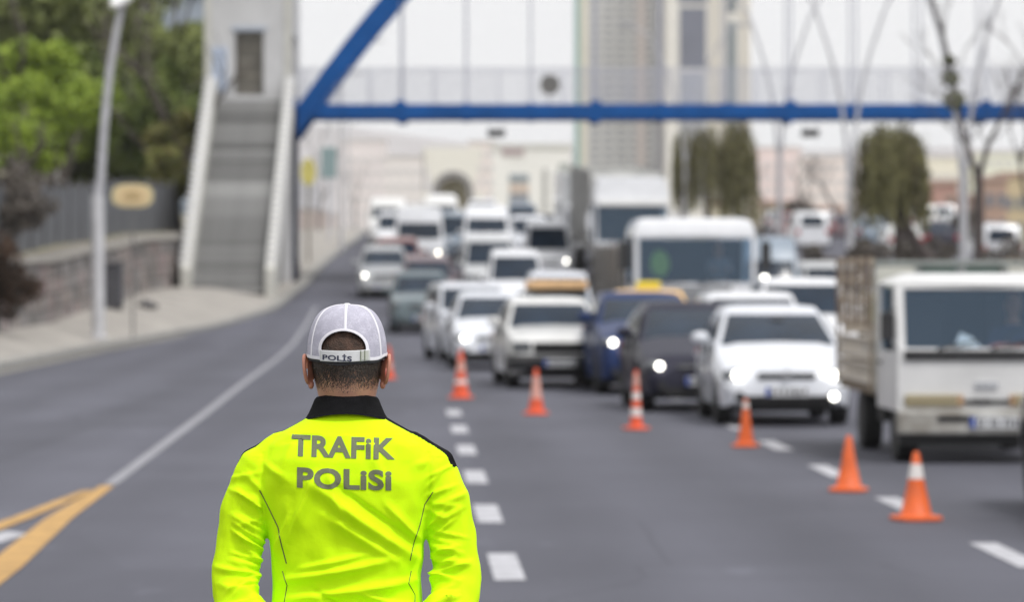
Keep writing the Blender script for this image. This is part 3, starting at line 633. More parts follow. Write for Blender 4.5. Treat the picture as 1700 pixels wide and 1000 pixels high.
# ------------------------------------------------------------------ far buildings
def facade(name, label, px0, px1, pytop, Y, wallc, depth=12, floors=8, cols=6, winc=(.12, .14, .17), base=6, fh=3.1, band=None, roofc=None, windows=True, wfrac=.55, z1=None, cat='building'):
    X0, X1 = (px0 - 850) * Y / F, (px1 - 850) * Y / F; z1 = z1 or (CAMZ + (455 - pytop) * Y / F)
    zb = g(Y) - 1 if Y < 600 else 5
    root = tag(empty(name, ((X0 + X1) / 2, Y, zb)), label, cat); w = X1 - X0; hgt = z1 - zb
    mw = mat('render_' + '_'.join(str(int(c * 100)) for c in wallc), wallc, .85, 0, .06, .12)
    mb = MB(); mb.box((0, depth / 2, hgt / 2), (w, depth, hgt)); mb.build('wall', mw, root)
    mb = MB(); mb.box((0, depth / 2, hgt + .25), (w + .5, depth + .5, .5)); mb.build('roof', mat('roof_' + name, roofc or tuple(c * .8 for c in wallc), .8), root)
    if windows:
        cw = w / cols; mp = mat('far_window_%d' % int(winc[2] * 100), winc, .25, 0, .2, .3); mb = MB(); mb.box((0, 0, 0), (cw * wfrac, .12, fh * .5)); me = mb.mesh('window', mp)
        n = int((hgt - 1) / fh); k = 0
        for r_ in range(n - 1, -1, -1):
            for c_ in range(cols):
                if k >= 290: break
                o = link(bpy.data.objects.new('window', me), root); o.location = (-w / 2 + cw * (c_ + .5), -.05, r_ * fh + fh * .62 + .5); k += 1
    if band:
        mb = MB(); mb.box((0, 0, 0), (w * .62, .9, .9)); me = mb.mesh('balcony', mat('balcony_' + name, band, .7))
        for r_ in range(int(hgt / fh)):
            if r_ > 290: break
            o = link(bpy.data.objects.new('balcony', me), root); o.location = (w * .02, -.45, r_ * fh + 1.2)
    return root
TW = 1500; sc_ = F / TW
t1 = facade('tower_block', 'tall cream tower block with stacked balconies rising above the beam', 955, 1108, 0, TW, (.60, .60, .60), 30, cols=7, z1=150, band=(.74, .73, .71), winc=(.33, .34, .37), fh=3.0, wfrac=.6)  # wall, balcony and window tones lightened to paint in haze
w1 = 153 / sc_
for (a, b_, c_) in ((955, 962, (.2, .42, .38)), (963, 975, (.7, .66, .55)), (1056, 1072, (.66, .58, .55)), (1090, 1100, (.34, .33, .36))):
    mb = MB(); mb.box((((a + b_) / 2 - 1031.5) / sc_, -.9, 72), ((b_ - a) / sc_, 1.6, 146)); mb.build('pilaster', mat('pilaster_%d' % a, c_, .7), t1)
t2 = facade('office_tower', 'cream framed office tower with dark glass panels beside the tower block', 1106, 1246, 0, TW - 30, (.77, .74, .69), 30, windows=False, z1=156)  # frame colour lightened in place of thicker haze
for (a, b_, ya, yb, nm, c_) in ((1128, 1172, 12, 112, 'glass_panel', (.10, .11, .16)), (1128, 1172, 118, 175, 'glass_panel', (.30, .32, .38)), (1208, 1222, -120, 20, 'glass_panel', (.10, .13, .15)), (1208, 1222, 36, 180, 'glass_panel', (.12, .16, .18)), (1126, 1174, -120, 5, 'glass_panel', (.14, .15, .2)), (1128, 1172, 200, 330, 'glass_panel', (.35, .36, .4)), (1208, 1222, 200, 330, 'glass_panel', (.3, .33, .35))):  # lower panels paler: haze painted into the glass colour
    s2 = F / (TW - 30); zc = CAMZ + (455 - (ya + yb) / 2) / s2 - 5
    mb = MB(); mb.box((((a + b_) / 2 - 1176) / s2, -.1, zc), ((b_ - a) / s2, .5, (yb - ya) / s2)); mb.build(nm, mat('tower_glass_%d_%d' % (a, ya), c_, .2, 0, .15, .05), t2)
for a in (1185, 1200, 1236):
    mb = MB(); mb.box(((a - 1176) / s2, -.6, 75), (.8, 1.0, 148)); mb.build('fin', mat('tower_fin', (.66, .60, .5), .7), t2)
# white building with window column
wb = facade('white_building', 'bright white low building with one column of windows', 818, 948, 244, 520, (.86, .85, .82), 14, windows=False)
s2 = F / 520
for (a, b_, ya, yb, nm, c_) in ((846, 878, 289, 303, 'window', (.26, .30, .33)), (846, 878, 322, 352, 'window', (.25, .27, .31)), (833, 870, 246, 258, 'sign_board', (.45, .36, .37)), (902, 908, 280, 352, 'window', (.33, .33, .32)), (928, 946, 270, 352, 'panel', (.42, .44, .42)), (846, 878, 306, 320, 'panel', (.62, .50, .42))):
    zc = CAMZ + (455 - (ya + yb) / 2) / s2 - (g(520) - 1)
    mb = MB(); mb.box((((a + b_) / 2 - 883) / s2, -.06, zc), ((b_ - a) / s2, .2, (yb - ya) / s2)); mb.build(nm, mat('white_building_%d_%d' % (a, ya), c_, .5), wb)
# arch gate building
Y = 620; s2 = F / Y; zb = 5.5
ar = tag(empty('arched_gateway', ((752 - 850) / s2, Y, zb)), 'cream block with a grey arched gateway straight down the road', 'gateway')
cx, rz = 0, CAMZ + (455 - 318) / s2 - zb; Rr, ri = 34 / s2, 23 / s2
hw = 50 / s2; top = CAMZ + (455 - 244) / s2 - zb
mb = MB(); n = 20; arc = [(math.cos(math.pi * i / n) * Rr, rz + math.sin(math.pi * i / n) * Rr) for i in range(n + 1)]
outer = [(hw, 0)] + [(hw, rz)] + [(hw * math.cos(math.pi * i / n) / max(abs(math.cos(math.pi * i / n)), abs(math.sin(math.pi * i / n)) * 1.0), 0) for i in range(0)]
vs = []; fs = []
for i, (x, z) in enumerate(arc): vs += [(x, 0, z), (x * hw / Rr if i not in () else x, 0, top)]
for i in range(n): fs.append((2 * i, 2 * i + 2, 2 * i + 3, 2 * i + 1))
mb.add(vs, fs); mb.box(((hw + Rr) / 2, .5, rz / 2), (hw - Rr, 1, rz)); mb.box((-(hw + Rr) / 2, .5, rz / 2), (hw - Rr, 1, rz))
mb.add([(hw, 0, rz), (hw, 0, top), (hw, 10, top), (hw, 10, rz), (-hw, 0, rz), (-hw, 0, top), (-hw, 10, top), (-hw, 10, rz)], [(0, 1, 2, 3), (4, 5, 6, 7), (1, 5, 6, 2)])
mb.build('wall', mat('gate_render', (.80, .775, .71), .8), ar)
mb = MB(); rings = []
for i in range(n + 1):
    a = math.pi * i / n; rings.append([(math.cos(a) * rr, yy, rz + math.sin(a) * rr) for rr, yy in ((Rr, -.4), (ri, -.4), (ri, 6), (Rr, 6))])
mb.loft(rings); mb.box(((Rr + ri) / 2, 2.8, rz / 2), (Rr - ri, 6.4, rz)); mb.box((-(Rr + ri) / 2, 2.8, rz / 2), (Rr - ri, 6.4, rz)); mb.build('arch_ring', mat('arch_stone', (.22, .21, .21), .8), ar)
mb = MB(); mb.box((0, 8, (rz + ri) / 2), (ri * 2.2, .3, rz + ri * 1.3)); mb.build('inner_wall', mat('inner_cream', (.62, .56, .36), .8), ar)
# other far blocks, distance haze put into their wall and window colours
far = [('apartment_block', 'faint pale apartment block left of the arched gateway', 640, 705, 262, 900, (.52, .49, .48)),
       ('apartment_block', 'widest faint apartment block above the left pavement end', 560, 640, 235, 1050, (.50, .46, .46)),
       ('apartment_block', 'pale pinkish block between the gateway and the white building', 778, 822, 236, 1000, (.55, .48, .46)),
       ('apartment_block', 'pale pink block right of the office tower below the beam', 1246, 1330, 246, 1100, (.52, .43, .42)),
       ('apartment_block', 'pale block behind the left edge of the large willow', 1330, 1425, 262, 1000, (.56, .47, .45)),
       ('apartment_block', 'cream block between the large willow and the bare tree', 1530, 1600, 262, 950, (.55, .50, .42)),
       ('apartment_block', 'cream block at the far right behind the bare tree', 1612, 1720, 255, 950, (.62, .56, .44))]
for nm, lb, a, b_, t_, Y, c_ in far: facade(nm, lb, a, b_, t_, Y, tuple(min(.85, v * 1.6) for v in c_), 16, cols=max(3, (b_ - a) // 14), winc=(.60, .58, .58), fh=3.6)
facade('grey_building', 'blue grey flat roofed building behind the trees at the top left', 246, 338, -6, 300, (.27, .31, .37), 14, cols=4, winc=(.13, .16, .2), fh=3.2)
red = [('brick_house', 'red brick house behind the fork of the bare tree', 1535, 1590, 306, 420, (.44, .26, .22)),
       ('brick_house', 'brown brick house right of the bare tree trunk', 1634, 1672, 300, 430, (.42, .29, .23)),
       ('ochre_house', 'ochre house at the right edge beyond the opposite carriageway', 1668, 1720, 292, 450, (.54, .44, .28)),
       ('brick_house', 'low reddish house left of the bare tree trunk base', 1588, 1624, 330, 400, (.46, .32, .28)),
       ('stone_house', 'low beige house seen just right of the lorry cab mirror', 1262, 1318, 340, 420, (.42, .36, .27)),
       ('stone_house', 'low cream house left of the large willow trunk', 1330, 1400, 350, 430, (.5, .42, .32)),
       ('stone_house', 'pale low house under the willow crowns above the lorry', 1180, 1215, 340, 430, (.55, .5, .38))]
for nm, lb, a, b_, t_, Y, c_ in red: facade(nm, lb, a, b_, t_, Y, c_, 9, cols=max(2, (b_ - a) // 16), winc=(.2, .2, .2), fh=3.0, roofc=(.42, .29, .24), cat='house')
# far hills
for k, (Y, base, amp, sd, x0_, x1_) in enumerate(((2500, 60, 14, 3, -1500, 1500), (3000, 112, 18, 8, -2200, 2200))):
    mb = MB(); rows = []
    for j in range(8):
        t = j / 7; row = []
        for i in range(61):
            x = x0_ + (x1_ - x0_) * i / 60; hh = (base + amp * noise.noise(Vector((x / 420, sd, 0))) * 2 + amp * .4 * noise.noise(Vector((x / 90, sd, 5)))) * math.sin(t * math.pi / 2)
            row.append((x, Y + t * 500, 5 + hh))
        rows.append(row)
    mb.grid(rows); struct(mb.build('hills', mat('far_hill_%d' % k, (.36, .34, .34), .95, 0, .2, .01), smooth=60))

# ------------------------------------------------------------------ vehicles
SPEC = {  # L, W, H, hood front z, cowl y, cowl z, roof start y, roof end y, rear glass base y, belt z, roof half-width factor
    'hatch':   (3.95, 1.68, 1.45, .74, 1.02, .97, 1.85, 3.35, 3.85, .98, .70),
    'sedan':   (4.35, 1.66, 1.42, .76, 1.20, .98, 1.95, 3.15, 3.75, .97, .70),
    'boxy':    (4.35, 1.64, 1.42, .83, 1.30, .98, 1.85, 3.20, 3.70, .96, .74),
    'suv':     (4.35, 1.80, 1.68, .92, 1.10, 1.10, 1.85, 3.75, 4.15, 1.10, .74),
    'van':     (4.30, 1.74, 1.82, .86, .95, 1.08, 1.62, 4.10, 4.25, 1.10, .80),
    'minibus': (5.60, 1.96, 2.45, 1.0, .85, 1.28, 1.85, 5.35, 5.52, 1.30, .84),
}
def vehicle(kind, col, pm, X, Y, yaw, label, lit=(1, 1), fog=(0, 0), cat='car', name='car', W=None, H=None, dir_=1, gz=None, extras=None, detail=1, grille='wide', bumper=None, bright=None):
    L, w0, h0, hf, cy, cz, ra, rb, rg, bz, rw = SPEC[kind]
    W = W or w0; H = H or h0; hw = W / 2
    z0 = gz if gz is not None else g(Y); pitch = math.atan2(g(Y + L) - g(Y), L) if gz is None else 0
    root = tag(empty(name, (X, Y, z0 + .006), (pitch, 0, R(yaw))), label, cat)
    wr = .31 if kind not in ('minibus', 'suv') else .35; wy = (.78, L - .80) if kind != 'minibus' else (.9, L - 1.1); Ra = wr + .06
    def topz(y): return interp([(0, .52), (.04, hf - .14), (.16, hf - .02), (.35, hf + .03), (cy, cz), (rg, bz), (L - .14, bz - .03 if kind in ('sedan', 'boxy') else bz), (L - .02, bz - .22), (L, .55)], y)
    def wid(y): return hw * interp([(0, .80), (.05, .87), (.18, .94), (.6, 1), (L - .6, 1), (L - .15, .95), (L, .86)], y)
    ysn = sorted(set([0, .04, .1, .18, .35, cy, (cy + rg) / 2, rg, L - .35, L - .14, L - .02, L] + [round(c + Ra * k, 4) for c in wy for k in (-1.001, -.97, -.8, -.5, -.2, .2, .5, .8, .97, 1.001)]))
    ysn = [y for y in ysn if 0 <= y <= L]
    rings = []
    for y in ysn:
        w = wid(y); zt = topz(y); zbm = interp([(0, .26), (.15, .20), (L - .3, .20), (L, .28)], y); za = zbm + .03
        for c in wy:
            if abs(y - c) < Ra: za = max(za, .02 + wr - .0 + math.sqrt(Ra * Ra - (y - c) ** 2) - .02)
        zm = max(za + .03, .55 if zt > .6 else .45); cr = .035
        half = [(0, zbm), (.60 * w, zbm), (.62 * w, za), (.95 * w, za), (w, zm), (.985 * w, max(zm + .01, zt - .16)), (.93 * w, max(zm + .02, zt - .04)), (.6 * w, zt + cr * .6), (0, zt + cr)]
        ring = [(x, y, z) for x, z in half] + [(-x, y, z) for x, z in half[-2:0:-1]]
        rings.append(ring)
    mb = MB(); mb.loft(rings); body = mb.build('body', pm, root, smooth=38)
    # cabin
    def ring_fn(yf, yr, ww, bow, z):
        return [(-ww, yf + bow), (-ww * .75, yf + bow * .45), (-ww * .35, yf + bow * .1), (0, yf), (ww * .35, yf + bow * .1), (ww * .75, yf + bow * .45), (ww, yf + bow),
                (ww, yf + bow + (yr - yf - bow) * .35), (ww, yf + bow + (yr - yf - bow) * .7), (ww * .97, yr - .06), (ww * .5, yr), (0, yr + .02), (-ww * .5, yr), (-ww * .97, yr - .06), (-ww, yf + bow + (yr - yf - bow) * .7), (-ww, yf + bow + (yr - yf - bow) * .35)]
    lo = ring_fn(cy - .05, rg + .05, hw * .93, .14, 0); hi = ring_fn(ra, rb, hw * rw, .10, 0); zl, zh = cz - .03, H - .07
    def surf(i, v, off=0):
        i0 = int(math.floor(i)) % 16; f = i - math.floor(i); i1 = (i0 + 1) % 16
        def q(rr): return Vector((rr[i0][0] * (1 - f) + rr[i1][0] * f, rr[i0][1] * (1 - f) + rr[i1][1] * f))
        a, b = q(lo), q(hi); p = a.lerp(b, v); bul = .035 * math.sin(math.pi * v); c0 = Vector((0, (lo[0][1] + rb) / 2)); d = (p - c0)
        nn = Vector((0, -1)) if i <= 6.01 else (Vector((1, 0)) if i < 9.2 else (Vector((0, 1)) if i <= 13.01 else Vector((-1, 0))))
        p = p + nn * (bul + off); return Vector((p.x, p.y, zl + (zh - zl) * v))
    mb = MB(); rr = [[surf(i, v) for i in range(16)] for v in (0, .25, .5, .75, 1)]
    top = [Vector((p.x * .93, p.y + (.07 if p.y < (ra + rb) / 2 else -.07), H - .02)) for p in rr[-1]]; top2 = [Vector((p.x * .6, (p.y - (ra + rb) / 2) * .8 + (ra + rb) / 2, H)) for p in rr[-1]]
    mb.loft(rr + [top, top2]); mb.build('cabin', pm, root, smooth=38)
    def pane(nm, i0, i1, v0, v1, ni=8, m=GLASS, off=.008):
        mb = MB(); mb.grid([[surf(i0 + (i1 - i0) * a / ni, v0 + (v1 - v0) * b / 4, off) for a in range(ni + 1)] for b in range(5)])
        o = mb.build(nm, m, root, smooth=60); return o
    pane('windscreen', .45 if kind == 'minibus' else .32, 5.55 if kind == 'minibus' else 5.68, .10 if kind == 'minibus' else .06, .62 if kind == 'minibus' else .90, 12)
    for a, b_ in ((6.12, 7.35), (7.5, 8.6)) if kind != 'minibus' else ((6.12, 7.0), (7.1, 8.9)):
        pane('side_window', a, b_, .12, .86, 5); pane('side_window', 22 - b_, 22 - a, .12, .86, 5)
    pane('rear_window', 9.6, 12.4, .15, .85, 6)
    if detail:
        for sx in (-1, 1):
            mb = MB(); mb.box((sx * (hw - .012), cy + .55, cz * .72), (.03, .012, .55)); mb.box((sx * (hw - .012), cy + 1.55, cz * .72), (.03, .012, .55)); mb.build('door_gap', UNDER, root)
            mb = MB(); mb.box((sx * (hw + .01), cy + 1.35, cz - .16), (.03, .16, .03)); mb.box((sx * (hw + .01), cy + 2.25, cz - .16), (.03, .16, .03)); mb.build('door_handle', pm, root)
    # wheels
    if not vehicle.wm:
        mb = MB(); mb.lathe([(.19, -.09), (.29, -.1), (.31, -.06), (.31, .06), (.29, .1), (.19, .09)], 24); vehicle.wm['t'] = mb.mesh('tyre', RUBBER)
        mb = MB(); mb.lathe([(.05, .06), (.18, .045), (.195, .08), (.20, .08), (.20, -.08), (.04, -.08)], 20)
        for k in range(7): mb.box((math.cos(k * .898) * .11, math.sin(k * .898) * .11, .065), (.14, .035, .02), (0, 0, k * .898))
        vehicle.wm['r'] = mb.mesh('rim', RIM)
    for y in wy:
        for sx in (-1, 1):
            t = link(bpy.data.objects.new('wheel', vehicle.wm['t']), root); t.location = (sx * (hw - .13), y, wr - .004); t.rotation_euler = (0, R(90 * sx), 0); t.scale = (wr / .31,) * 3
            r_ = link(bpy.data.objects.new('rim', vehicle.wm['r']), t)
    # front
    mb = MB(); mb.box((0, .03, .27), (W * .66, .10, .13)); mb.box((0, .5, .2), (W * .8, .8, .05)); mb.build('lower_intake', UNDER, root, bevel=.02)
    if grille == 'wide':
        mb = MB(); mb.box((0, .012, hf - .13), (W * .42, .06, .075)); mb.build('grille', UNDER, root, bevel=.015)
        mb = MB(); mb.box((0, -.022, hf - .13), (W * .42, .012, .016)); mb.cyl((0, -.035, hf - .12), (0, .0, hf - .12), .055, 16); mb.build('badge', CHROME, root)
    elif grille == 'block':
        mb = MB(); mb.box((0, .01, hf - .17), (W * .50, .07, .17)); mb.build('grille', UNDER, root, bevel=.01)
        for k in range(4):
            mb = MB(); mb.box((0, -.03, hf - .235 + k * .04), (W * .48, .01, .012)); mb.build('grille_slat', BLACKP, root)
    if bumper:
        mb = MB(); rows = []
        for zz, off in ((.30, -.03), (.34, -.07), (.50, -.07), (.54, -.02)): rows.append([(-hw * 1.0, .35, zz), (-hw * .97, .10 + off, zz), (-hw * .7, off, zz), (0, off - .02, zz), (hw * .7, off, zz), (hw * .97, .10 + off, zz), (hw * 1.0, .35, zz)])
        mb.grid(rows); mb.build('bumper', bumper, root, smooth=50)
    pz_ = .42 if not bumper else .42
    mb = MB(); mb.box((0, -.06 if not bumper else -.105, pz_), (.52, .015, .115)); pl = mb.build('number_plate', PLATE, root)
    mb = MB(); mb.box((-.235, -.07 if not bumper else -.115, pz_), (.045, .012, .107)); mb.build('country_band', PLATEBLUE, pl)
    mb = MB(); rnd = random.Random(int(X * 100)); xk = -.19
    while xk < .23:
        mb.box((xk, -.07 if not bumper else -.115, pz_), (.02, .008, .07)); mb.box((xk + .015, -.07 if not bumper else -.115, pz_ + rnd.choice((-.03, 0, .03))), (.02, .008, .014)); xk += rnd.choice((.05, .055, .075))
    mb.build('plate_marks', INK, pl)
    for j, sx in enumerate((-1, 1)):
        lx = sx * hw * .74; hz = hf - .12
        mb = MB()
        if grille == 'block': mb.box((lx, .05, hz - .03), (.30, .12, .15))
        else: mb.ball((lx + sx * .03, .13, hz), (.13, .12, .07), 16, 10)
        hl = mb.build('headlight', LENS, root, smooth=60, bevel=.01 if grille == 'block' else 0)
        if lit[j]:
            rad = .05 if lit[j] == 1 else .045
            mb = MB(); mb.cyl((lx - sx * .02, -.035, hz), (lx - sx * .02, .03, hz), rad, 16); mb.build('bulb', bright or LIT, hl)
        fz = .36
        mb = MB(); mb.cyl((sx * hw * .68, -.015, fz), (sx * hw * .68, .1, fz), .06, 14); fo = mb.build('fog_light', BLACKP if not fog[j] else LENS, root)
        if fog[j]:
            mb = MB(); mb.cyl((sx * hw * .68, -.03, fz), (sx * hw * .68, .0, fz), .045, 14); mb.build('bulb', LIT, fo)
        mb = MB(); mb.ball((sx * (hw + .10), cy + .35, cz + .08), (.115, .06, .08), 12, 8); mb.box((sx * (hw - .02), cy + .38, cz + .03), (.16, .05, .04)); mr = mb.build('mirror', pm, root, smooth=50)
        mb = MB(); mb.box((sx * (hw + .10), cy + .412, cz + .08), (.16, .006, .10)); mb.build('mirror_glass', GLASS, mr)
        mb = MB(); mb.box((sx * hw * .82, L - .02, bz - .22), (.2, .06, .22)); mb.build('tail_light', mat('tail_red', (.35, .02, .02), .3), root, bevel=.01)
    # wipers
    for sx in (-.35, .25):
        a = surf(3 + sx * 3, .05, .02); b_ = surf(3 + sx * 3 + 1.6, .16, .02); mb = MB(); mb.tube([a, b_], .008, 5); mb.build('wiper', BLACKP, root)
    if extras: extras(root, surf, L, W, H, hf, cy, cz)
    return root
vehicle.wm = {}
RD = 1.7      # road direction, degrees
SILVER = paint('silver', (.36, .37, .38)); TEAL = paint('grey_teal', (.085, .12, .135)); MAROON = paint('maroon', (.13, .085, .095)); REDP = paint('red', (.30, .15, .14))
NAVY = mat('paint_navy', (.014, .014, .030), .42, 0, .1, 2, coat=.12, spec=.25); BLUEP = mat('paint_blue', (.008, .024, .095), .4, 0, .1, 2, coat=.12, spec=.25); BLACKC = paint('black', (.012, .012, .014)); TAXI = paint('taxi_orange', (.72, .45, .17)); GREYBL = paint('grey_blue', (.22, .27, .33)); OFFW = paint('off_white', (.66, .66, .65)); LGREY = paint('light_grey', (.48, .49, .50))
WP2 = paint('white_cool', (.62, .64, .69), .06)

def hatch_x(root, surf, L, W, H, hf, cy, cz):
    mb = MB(); mb.box((0, -.035, .335), (W * .62, .05, .07)); mb.build('bumper_slot', UNDER, root, bevel=.01)
    a = surf(3.2, .5, .02); mb = MB(); mb.ball(surf(3.2, .72, -.0), (.09, .03, .04), 10, 6); mb.build('inside_mirror', BLACKP, root)
vehicle('hatch', None, WP2, 3.32, 46.4, RD, 'white hatchback with both headlights and one fog lamp lit, front of its lane', lit=(1, 1), fog=(0, 1), extras=hatch_x)
vehicle('boxy', None, OFFW, .76, 61.5, 4.6, 'old boxy white sedan with black bumper and black grille', lit=(0, 0), grille='block', bumper=BLACKP, H=1.46)
vehicle('hatch', None, NAVY, 2.56, 51, 3.5, 'dark navy car half hidden by the white hatchback', lit=(2, 2), H=1.46)
vehicle('suv', None, BLUEP, 2.12, 58.3, RD + 1, 'blue car between the old white sedan and the dark navy car', lit=(1, 1), H=1.56, W=1.64)
vehicle('van', None, W_PAINT, 3.86, 59.6, RD, 'white car whose roof shows right above the front hatchback', lit=(0, 0), H=1.56, W=1.68)
def taxi_x(root, surf, L, W, H, hf, cy, cz):
    mb = MB(); mb.box((0, 2.2, H + .07), (.42, .16, .13)); s_ = mb.build('taxi_roof_sign', mat('taxi_sign_yellow', (.75, .6, .03), .4), root, bevel=.03)
def taxi_m(root, surf, L, W, H, hf, cy, cz):
    taxi_x(root, surf, L, W, H, hf, cy, cz)
vehicle('sedan', None, TAXI, 2.42, 64.2, RD, 'orange yellow taxi with a yellow roof sign in front of the lorry', lit=(0, 0), H=1.58, cat='taxi', extras=taxi_m, W=1.68)
def rack_x(root, surf, L, W, H, hf, cy, cz):
    mb = MB(); mb.box((0, 2.5, H + .10), (W * .78, 1.5, .20)); mb.build('roof_load', mat('orange_roof_load', (.74, .47, .24), .7, 0, .15, 3), root, bevel=.06)
    for yy in (2.0, 3.0):
        mb = MB(); mb.box((0, yy, H + .0), (W * .72, .05, .05)); mb.build('roof_bar', BLACKP, root)
vehicle('sedan', None, GREYBL, 1.02, 79.6, RD, 'dark car carrying an orange load on its roof behind the old sedan', lit=(0, 0), extras=rack_x, H=1.50)
vehicle('hatch', None, WP2, -.34, 73.6, 3.4, 'small white car with lit headlight left of the old white sedan', lit=(1, 1), W=1.6, H=1.5)
vehicle('van', None, WP2, -.66, 80.5, 7.5, 'white van-like car turned slightly, just left of the small white car', lit=(0, 0), W=1.64, H=1.66)
vehicle('suv', None, TEAL, -2.45, 105, RD + 1, 'grey teal car directly right of the officer\'s cap', lit=(0, 0), W=1.76, H=1.66)
vehicle('suv', None, SILVER, -4.25, 127, RD, 'silver car with a lit headlight, leftmost of the queue', lit=(1, 0), W=1.74, H=1.66)
vehicle('suv', None, MAROON, -2.55, 117, RD, 'maroon car whose roof shows above the grey teal car', lit=(0, 0), W=1.76, H=1.70)
vehicle('van', None, REDP, -4.05, 135.5, RD, 'red car hidden between the silver car and the white minibus', lit=(0, 0), W=1.7, H=1.62)
vehicle('minibus', None, W_PAINT, -3.42, 142, RD, 'tall white minibus with a dark windscreen at the left of the queue', lit=(0, 1), cat='minibus', name='minibus', bright=LITDIM)
vehicle('van', None, GREYBL, -2.2, 156, RD, 'grey blue van squeezed right of the tall white minibus', lit=(0, 1), cat='van', name='van', H=2.0)
vehicle('minibus', None, W_PAINT, -.95, 150, RD, 'white minibus with a narrow dark windscreen strip in mid queue', lit=(0, 0), cat='minibus', name='minibus', H=2.35)
vehicle('van', None, LGREY, -.72, 127.5, RD, 'pale grey van with a black grille behind the first white van', lit=(0, 0), cat='van', name='van', grille='block', H=1.98, W=1.84)
vehicle('van', None, W_PAINT, .15, 115.5, RD, 'white van with two lit headlights above the small white car', lit=(1, 1), cat='van', name='van', H=1.95)
vehicle('van', None, WP2, 1.22, 95, RD, 'white car just behind the car with the orange roof load', lit=(0, 0), H=1.84)
vehicle('van', None, W_PAINT, 1.35, 139, RD, 'white van with one lit headlight left of the grey lorry trailer', lit=(0, 1), cat='van', name='van', H=2.05)
vehicle('minibus', None, OFFW, -6.0, 186, RD, 'pale minibus farthest up the left lane', lit=(0, 0), cat='minibus', name='minibus', H=2.3)
vehicle('minibus', None, OFFW, -3.6, 196, RD, 'pale minibus far behind the tall white minibus', lit=(0, 0), cat='minibus', name='minibus', H=2.3)
vehicle('van', None, W_PAINT, -1.6, 215, RD, 'distant white van below the arched gateway', lit=(0, 0), cat='van', name='van', H=2.1)
vehicle('van', None, GREYBL, .6, 205, RD, 'distant grey van right of the arched gateway', lit=(0, 0), cat='van', name='van', H=1.9)
for (kd, pm_, px_, Y_, lb, lt) in (('van', W_PAINT, 655, 168, 'pale van tucked behind the tall white minibus', (0, 1)), ('hatch', SILVER, 700, 178, 'silver car far behind between the minibuses', (0, 0)), ('van', W_PAINT, 775, 172, 'white van in the far queue left of the middle lanes', (0, 0)),
        ('hatch', WP2, 835, 165, 'white car in the far queue behind the minibus with the strip windscreen', (0, 0)), ('van', WP2, 880, 158, 'white van in the far queue just left of the lorries', (0, 0)), ('sedan', SILVER, 640, 225, 'silver car near the top of the queue', (0, 0)),
        ('van', OFFW, 690, 240, 'pale van near the vanishing end of the queue', (0, 0)), ('minibus', W_PAINT, 735, 248, 'white minibus at the far end of the queue below the gateway', (0, 0)), ('van', SILVER, 800, 236, 'silver van at the far end of the queue below the white building', (0, 0)), ('sedan', W_PAINT, 862, 228, 'white car at the far end of the queue right of the white building windows', (0, 0)), ('hatch', NAVY, 905, 190, 'dark car in the far queue beside the pale box lorry', (0, 0))):
    vehicle(kd, None, pm_, (px_ - 850) * Y_ / F, Y_, RD, lb, lit=lt, cat='van' if kd != 'hatch' and kd != 'sedan' else 'car', name='van' if kd == 'van' else ('minibus' if kd == 'minibus' else 'car'), detail=0)
vehicle('van', None, W_PAINT, 5.45, 70, RD, 'white van between the front hatchback and the flatbed truck', lit=(0, 0), cat='van', name='van', H=1.77, W=1.78)
vehicle('minibus', None, GREYBL, 6.35, 95, RD, 'grey blue van beside the white lorry mirror', lit=(0, 0), cat='van', name='van', H=2.72)
vehicle('van', None, LGREY, 8.65, 102, RD, 'light grey van just left of the flatbed truck cage', lit=(0, 0), cat='van', name='van', H=1.98)
cutoff = vehicle('sedan', None, BLACKC, 5.05, 26.8, RD, 'black car cut off by the right edge of the picture', lit=(0, 0), W=1.78, H=1.5)
for c_ in [c_ for c_ in cutoff.children if c_.name.startswith(('tail_light', 'rear_window'))]: bpy.data.objects.remove(c_)
# opposite carriageway, driving away (rear view)
def away(kind, pm, px, Y, label, **k):
    o = vehicle(kind, None, pm, (px - 850) * Y / F, Y, RD, label, lit=(0, 0), detail=0, **k)
    L = SPEC[kind][0]; o.rotation_euler = (-math.atan2(g(Y + L) - g(Y), L), 0, R(180 + RD)); o.location.y += L
    return o
away('van', W_PAINT, 1658, 150, 'white van driving away behind the flatbed truck cab', cat='van', name='van')
away('hatch', SILVER, 1590, 205, 'small silver car on the opposite carriageway by the bare tree')
away('sedan', W_PAINT, 1372, 235, 'white car on the opposite carriageway left of the willow trunk')
away('hatch', REDP, 1312, 215, 'red car on the opposite carriageway beyond the lorry mirror')
away('sedan', GREYBL, 1445, 190, 'grey blue car on the opposite carriageway behind the willow trunk')
for kd, pm_, px_, Y_, lb in (('van', W_PAINT, 1345, 180, 'white van on the opposite carriageway between the thin lamps'), ('hatch', MAROON, 1400, 205, 'dark red car on the opposite carriageway left of the willow'), ('sedan', SILVER, 1290, 250, 'silver car far up the opposite carriageway'), ('hatch', NAVY, 1465, 225, 'dark car on the opposite carriageway behind the willow crown'),
        ('van', W_PAINT, 1565, 250, 'white van far up the opposite carriageway left of the lamp pole'), ('sedan', OFFW, 1500, 170, 'off white car on the opposite carriageway under the leaning trunk'), ('hatch', TAXI, 1330, 265, 'yellowish car far up the opposite carriageway'), ('sedan', NAVY, 1560, 175, 'dark sedan on the opposite carriageway beside the leaning trunk')):
    away(kd, pm_, px_, Y_, lb)
away('van', OFFW, 1530, 225, 'pale van on the opposite carriageway right of the willow trunk', cat='van', name='van')

